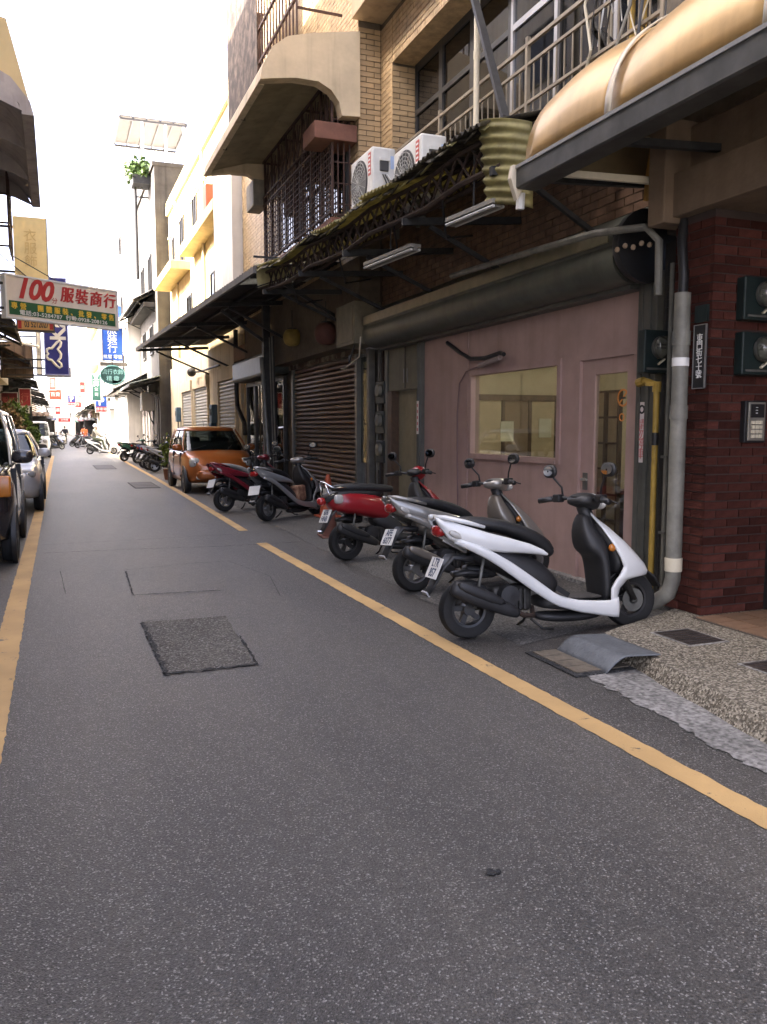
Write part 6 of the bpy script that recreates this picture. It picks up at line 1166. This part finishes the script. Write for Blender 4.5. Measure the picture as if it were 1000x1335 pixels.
    for s in (-1, 1): B(MB().tube([(belt[1] - .02, s * .45 - .2, belt[2] + .01), (belt[1] - .2, s * .3 + .1, belt[2] + .14)], .008, 5), 'wiper', trim_m)
    zb2, zt2, w2 = interp(body, x0 + .05)
    for s in (-1, 1): B(MB().box(x0 - .01, x0 + .08, s * w2 * .8 - .07, s * w2 * .8 + .07, zt2 - .32, zt2 - .05), 'tail_lamp', red_lens, bevel=.02)
    if extras: extras(t, B, paint)
    return t
orange_p = M('orange_car_paint', (.38, .11, .022), .3, .25, var=.05, coat=.7)
def toys(t, B, p):
    for k in range(5): B(MB().ball((.70, .42 - k * .13, 1.02), .045, .05, .045), 'dashboard_toy', M('toy_%d' % (k % 2), [(.55, .45, .3), (.6, .55, .5)][k % 2], .8))
    for s in (-1, 1): B(MB().ball((1.70, s * .5, .36), .03, .07, .05, e=3), 'fog_lamp', clear_lens)
    B(MB().tube([(-.6, 0, 1.5), (-.75, 0, 1.66)], .006, 5), 'aerial', trim_m)
car('orange_hatchback', 'small orange hatchback parked under the large awning', (3.42, 20.4), R(-90), orange_p,
    [(-1.78, .42, .80, .55), (-1.72, .30, .92, .70), (-1.4, .22, .96, .79), (-.6, .2, .96, .80), (.6, .2, .96, .80), (1.0, .2, .945, .80), (1.35, .22, .88, .77), (1.6, .26, .79, .70), (1.72, .32, .70, .58), (1.76, .4, .62, .48)],
    (-1.68, 1.08, .93, .735), (-1.38, .32, 1.415, .60), (-1.18, 1.2), .275, lamp=(1.535, .685, .575, .17, .125, .115), bumper=(.42, .13, orange_p), extras=toys)
# dark van on the left: only its right front corner shows
van_p = M('dark_van_paint', (.03, .026, .028), .25, .3, var=.06, coat=.8); van_roof = M('van_silver', (.42, .40, .36), .3, .4, var=.05, coat=.6)
def van_bits(t, B, p):
    for s in (-1, 1): B(MB().box(1.52, 1.615, s * .70 - .085, s * .70 + .085, .74, .96), 'turn_lamp', amber, bevel=.02); B(MB().ball((1.66, s * .55, .42), .03, .07, .06), 'fog_lamp', clear_lens); B(MB().box(.9, 1.4, s * .72 - .01, s * .72 + .01, 1.06, 1.075), 'bonnet_seam', trim_m, smooth=False)
    B(MB().sweep([(.88, 1.06, .70, .012), (1.2, 1.055, .70, .02), (1.5, 1.0, .66, .02), (1.58, .96, .6, .01)], n=12, e=5), 'bonnet', M('van_bonnet', (.36, .33, .28), .3, .3, var=.05, coat=.6), sub=1)
car('dark_van', 'dark van with a silver roof parked at the kerb opposite the shops', (-1.25, 11.0), R(-90), van_roof,
    [(-1.72, .35, 1.02, .74), (-1.6, .25, 1.05, .80), (-.6, .2, 1.06, .81), (.8, .2, 1.06, .81), (1.25, .22, 1.04, .80), (1.5, .25, .99, .76), (1.60, .3, .9, .70), (1.64, .36, .75, .64)],
    (-1.66, 1.12, 1.04, .76), (-1.58, .62, 1.62, .66), (-1.15, 1.12), .28, 'van', lamp=(1.55, .86, .48, .09, .12, .1), bumper=(.45, .16, van_p), two_tone=van_p, extras=van_bits)
silver_car = M('silver_car_paint', (.60, .60, .60), .28, .35, var=.04, coat=.7)
car('silver_sedan', 'silver sedan parked at the kerb opposite the shops behind the dark van', (-1.10, 17.3), R(-90), silver_car,
    [(-2.15, .42, .88, .6), (-2.05, .3, .98, .76), (-1.6, .22, 1.0, .83), (-.6, .2, .96, .84), (.6, .2, .95, .84), (1.1, .2, .92, .84), (1.7, .24, .84, .80), (2.0, .28, .74, .70), (2.12, .36, .62, .58)],
    (-1.5, 1.15, .94, .76), (-.8, .38, 1.36, .58), (-1.3, 1.32), .30, lamp=(1.88, .68, .6, .16, .14, .08), bumper=(.42, .14, silver_car))
white_v = paintm('white_van_paint', (.75, .75, .74))
car('white_van', 'white delivery van with a black bumper parked at the sunlit kerb opposite the shops', (-1.12, 46.3), R(-90), white_v,
    [(-1.75, .4, 1.1, .74), (-1.6, .3, 1.12, .80), (.8, .25, 1.12, .80), (1.3, .28, 1.08, .79), (1.55, .34, .98, .74), (1.62, .4, .8, .66)], (-1.68, 1.35, 1.1, .76), (-1.6, .9, 1.74, .68), (-1.1, 1.1), .29, 'van', lamp=(1.54, .82, .56, .1, .12, .09), bumper=(.52, .2, trim_m))
# plants at the kerb and beside the orange car
plant((-1.05, 34.5, .004), 'leafy potted shrub between the silver sedan and the white van', (.5, .5, .6), 900, 21, size=.16, h=1.2); plant((-1.6, 37.5, .004), 'tall dark shrub in the shade of the awnings opposite the scooters', (.6, .6, .8), 900, 22, size=.18, h=1.9); plant((-1.5, 31.0, .004), 'brownish bushy plant in the shade of the awnings opposite the scooters', (.5, .6, .7), 700, 23, size=.16, h=1.6, mat=M('leaf_brown', (.10, .065, .03), .7, var=.3))
plant((2.95, 24.3, .004), 'small bright green plant growing behind the orange car', (.25, .3, .55), 260, 25, size=.13, h=.75, mat=M('leaf_bright', (.13, .17, .02), .6, var=.3))
# ================================================================ PEOPLE
skin_m = M('skin', (.42, .25, .17), .6, var=.08); hair_m = M('hair_black', (.012, .010, .009), .6)
def skinned(name, joints, bones, mat, parent, mats=None):
    """one continuous body: joints = {name: ((x,y,z), radius)} grown with a Skin modifier"""
    ks = list(joints); me = bpy.data.meshes.new(name); me.from_pydata([joints[k][0] for k in ks], [(ks.index(a), ks.index(b)) for a, b in bones], [])
    o = bpy.data.objects.new(name, me); sc.collection.objects.link(o); o.parent = parent; me.materials.append(mat)
    md = o.modifiers.new('skin', 'SKIN'); 
    if not me.skin_vertices: 
        bm = bmesh.new(); bm.from_mesh(me); bm.verts.layers.skin.verify(); bm.to_mesh(me); bm.free()
    for i, k in enumerate(ks): r = joints[k][1]; r = r if isinstance(r, tuple) else (r, r); me.skin_vertices[0].data[i].radius = r; me.skin_vertices[0].data[i].use_root = (i == 0)
    md.use_smooth_shade = True; s = o.modifiers.new('sub', 'SUBSURF'); s.levels = 2; s.render_levels = 2; return o
def hand(parent, wrist, d, side):
    w = Vector(wrist); d = Vector(d).normalized(); a = d.cross(Vector((0, 0, 1))); a = a.normalized() if a.length > .2 else Vector((1, 0, 0)); b = a.cross(d); m = MB().ball(w + d * .04, .04, .035, .045)
    for k in range(4): f = w + d * .07 + a * (.024 - .016 * k); m.tube([f, f + d * (.035 + .006 * (k in (1, 2))), f + d * .06 - b * .02], [.009, .0085, .006], 6)
    th = w + d * .03 + a * .035; m.tube([th, th + a * .02 + d * .02, th + a * .022 + d * .05], [.01, .0095, .007], 6); m.build('hand', skin_m, parent, smooth=True)
def head(parent, c, yaw, helmet=None):
    h = MB().ball((0, 0, 0), .085, .072, .115, n=16, m=12); h.ball((.0, 0, -.055), .07, .06, .06); h.ball((.088, 0, -.015), .016, .012, .022, n=8, m=6)
    for s in (-1, 1): h.ball((-.005, s * .074, -.01), .02, .01, .03, n=8, m=6)
    h.tube([(0, 0, -.08), (-.015, 0, -.16)], .048, 10); T = Matrix.Translation(c) @ Matrix.Rotation(yaw, 4, 'Z'); o = h.xf(T).build('head', skin_m, parent, smooth=True)
    for s in (-1, 1): MB().ball((.076, s * .03, .008), .008, .013, .008, n=8, m=6).xf(T).build('eye', hair_m, o, smooth=True)
    MB().ball((.078, 0, -.055), .006, .024, .006, n=8, m=6).xf(T).build('mouth', M('lips', (.3, .1, .09), .6), o, smooth=True)
    if helmet: MB().ball((-.01, 0, .035), .125, .115, .12, n=16, m=10).xf(T).build('helmet', helmet, parent, smooth=True); MB().sweep([(.06, .05, .09, .01), (.12, .03, .085, .012), (.15, .02, .05, .008)], n=10).xf(T).build('visor', black_pl, parent, smooth=True)
    else: MB().ball((-.018, 0, .03), .092, .082, .105, n=16, m=10).xf(T).build('hair', hair_m, parent, smooth=True)
# person in orange, walking away
pp = onz(110, 577, 0); Yp = 76.0; q = ony(110.5, 577, Yp)
man = empty('person', (q.x, Yp, .0), R(90), 'person in an orange top and dark red shorts walking down the street', 'person')
J = {'pelvis': ((0, 0, .90), (.13, .10)), 'belly': ((.01, 0, 1.05), (.14, .10)), 'chest': ((.02, 0, 1.25), (.17, .11)), 'neck': ((.02, 0, 1.42), .055), 'hl': ((0, .09, .86), .095), 'kl': ((.10, .1, .48), .058), 'al': ((.02, .1, .09), .04), 'fl': ((.14, .1, .04), .035), 'hr': ((0, -.09, .86), .095), 'kr': ((.02, -.1, .47), .058), 'ar': ((-.16, -.1, .12), .04), 'fr': ((-.05, -.1, .04), .035),
     'sl': ((.02, .19, 1.37), .06), 'el': ((-.08, .25, 1.10), .045), 'wl': ((.06, .26, .88), .032), 'sr': ((.02, -.19, 1.37), .06), 'er': ((.05, -.25, 1.10), .045), 'wr': ((.16, -.24, .92), .032)}
BN = [('pelvis', 'belly'), ('belly', 'chest'), ('chest', 'neck'), ('pelvis', 'hl'), ('hl', 'kl'), ('kl', 'al'), ('al', 'fl'), ('pelvis', 'hr'), ('hr', 'kr'), ('kr', 'ar'), ('ar', 'fr'), ('chest', 'sl'), ('sl', 'el'), ('el', 'wl'), ('chest', 'sr'), ('sr', 'er'), ('er', 'wr')]
skinned('body', J, BN, skin_m, man); og = M('orange_cloth', (.55, .12, .03), .8, var=.1)
JT = {'a': ((.0, 0, .86), (.17, .13)), 'b': ((.01, 0, 1.05), (.175, .13)), 'c': ((.02, 0, 1.27), (.20, .135)), 'd': ((.02, 0, 1.40), .10), 'sl': ((.02, .2, 1.37), .08), 'el': ((-.05, .24, 1.16), .065), 'sr': ((.02, -.2, 1.37), .08), 'er': ((.05, -.24, 1.16), .065)}
skinned('top', JT, [('a', 'b'), ('b', 'c'), ('c', 'd'), ('c', 'sl'), ('sl', 'el'), ('c', 'sr'), ('sr', 'er')], og, man)
JS = {'p': ((0, 0, .88), (.16, .13)), 'l': ((0, .09, .80), .115), 'kl': ((.08, .1, .54), .085), 'r': ((0, -.09, .80), .115), 'kr': ((.02, -.1, .53), .085)}
skinned('shorts', JS, [('p', 'l'), ('l', 'kl'), ('p', 'r'), ('r', 'kr')], M('maroon_cloth', (.16, .02, .03), .8), man); head(man, (.03, 0, 1.58), 0); hand(man, (.06, .26, .87), (.2, 0, -1), 1); hand(man, (.16, -.24, .91), (.3, 0, -1), -1)
# riders on scooters
def rider(pos, heading, label, top, paint, trousers, helmet, slabel):
    sct = scooter('scooter', slabel, 'scooter', pos, heading, paint, 'commuter', '', lean=0, group='scooters being ridden', rack=None)
    t = empty('person', (pos[0], pos[1], .004), heading, label, 'person')
    J = {'pelvis': ((.22, 0, .90), (.14, .11)), 'belly': ((.22, 0, 1.05), (.14, .11)), 'chest': ((.27, 0, 1.26), (.17, .12)), 'neck': ((.30, 0, 1.42), .055), 'sl': ((.28, .19, 1.36), .065), 'el': ((.45, .28, 1.12), .05), 'wl': ((.74, .33, .97), .035), 'sr': ((.28, -.19, 1.36), .065), 'er': ((.45, -.28, 1.12), .05), 'wr': ((.74, -.33, .97), .035),
         'hl': ((.24, .1, .88), .1), 'kl': ((.68, .15, .80), .075), 'al': ((.76, .13, .36), .045), 'fl': ((.9, .12, .29), .04), 'hr': ((.24, -.1, .88), .1), 'kr': ((.68, -.15, .80), .075), 'ar': ((.76, -.13, .36), .045), 'fr': ((.9, -.12, .29), .04)}
    skinned('body', J, BN, trousers, t)
    JT = {'a': ((.2, 0, .90), (.165, .13)), 'b': ((.22, 0, 1.08), (.165, .13)), 'c': ((.27, 0, 1.28), (.195, .14)), 'd': ((.30, 0, 1.40), .09), 'sl': ((.28, .2, 1.36), .085), 'el': ((.45, .285, 1.12), .068), 'wl': ((.70, .325, .985), .05), 'sr': ((.28, -.2, 1.36), .085), 'er': ((.45, -.285, 1.12), .068), 'wr': ((.70, -.325, .985), .05)}
    skinned('jacket', JT, [('a', 'b'), ('b', 'c'), ('c', 'd'), ('c', 'sl'), ('sl', 'el'), ('el', 'wl'), ('c', 'sr'), ('sr', 'er'), ('er', 'wr')], top, t); head(t, (.33, 0, 1.58), 0, helmet); hand(t, (.75, .33, .965), (1, 0, -.3), 1); hand(t, (.75, -.33, .965), (1, 0, -.3), -1); return t
rider((1.72, 50.0), R(-6), 'person in a grey jacket and helmet riding the white scooter across the street', M('grey_jacket', (.12, .11, .09), .8, var=.2), white_p, M('dark_trousers', (.05, .06, .035), .8), M('grey_helmet', (.4, .4, .4), .4), 'white scooter being ridden across the sunlit street')
rider((.75, 84.0), R(-100), 'person in dark clothes riding a pale scooter far down the street', M('navy_jacket', (.03, .03, .05), .8), M('far_white', (.6, .6, .62), .4), M('dark_trousers', (.05, .06, .035)), M('dark_helmet', (.05, .05, .06), .4), 'pale fronted scooter ridden far down the street')
for k, (p, hd, m_, t_) in enumerate([((2.35, 72), 190, dk_pl, 'black scooter parked beside the person in orange'), ((2.6, 66), 160, paintm('grey_far', (.3, .3, .32)), 'grey scooter parked near the far parking sign'), ((-.9, 62), 20, dk_pl, 'black scooter parked on the distant kerb opposite the shops'), ((-.8, 70), -30, paintm('far_blue', (.1, .15, .3)), 'blue scooter parked on the distant kerb opposite the shops')]):
    scooter('scooter', t_, 'scooter', p, R(hd), m_, 'commuter', '', lean=6, group='scooters parked far down the street')
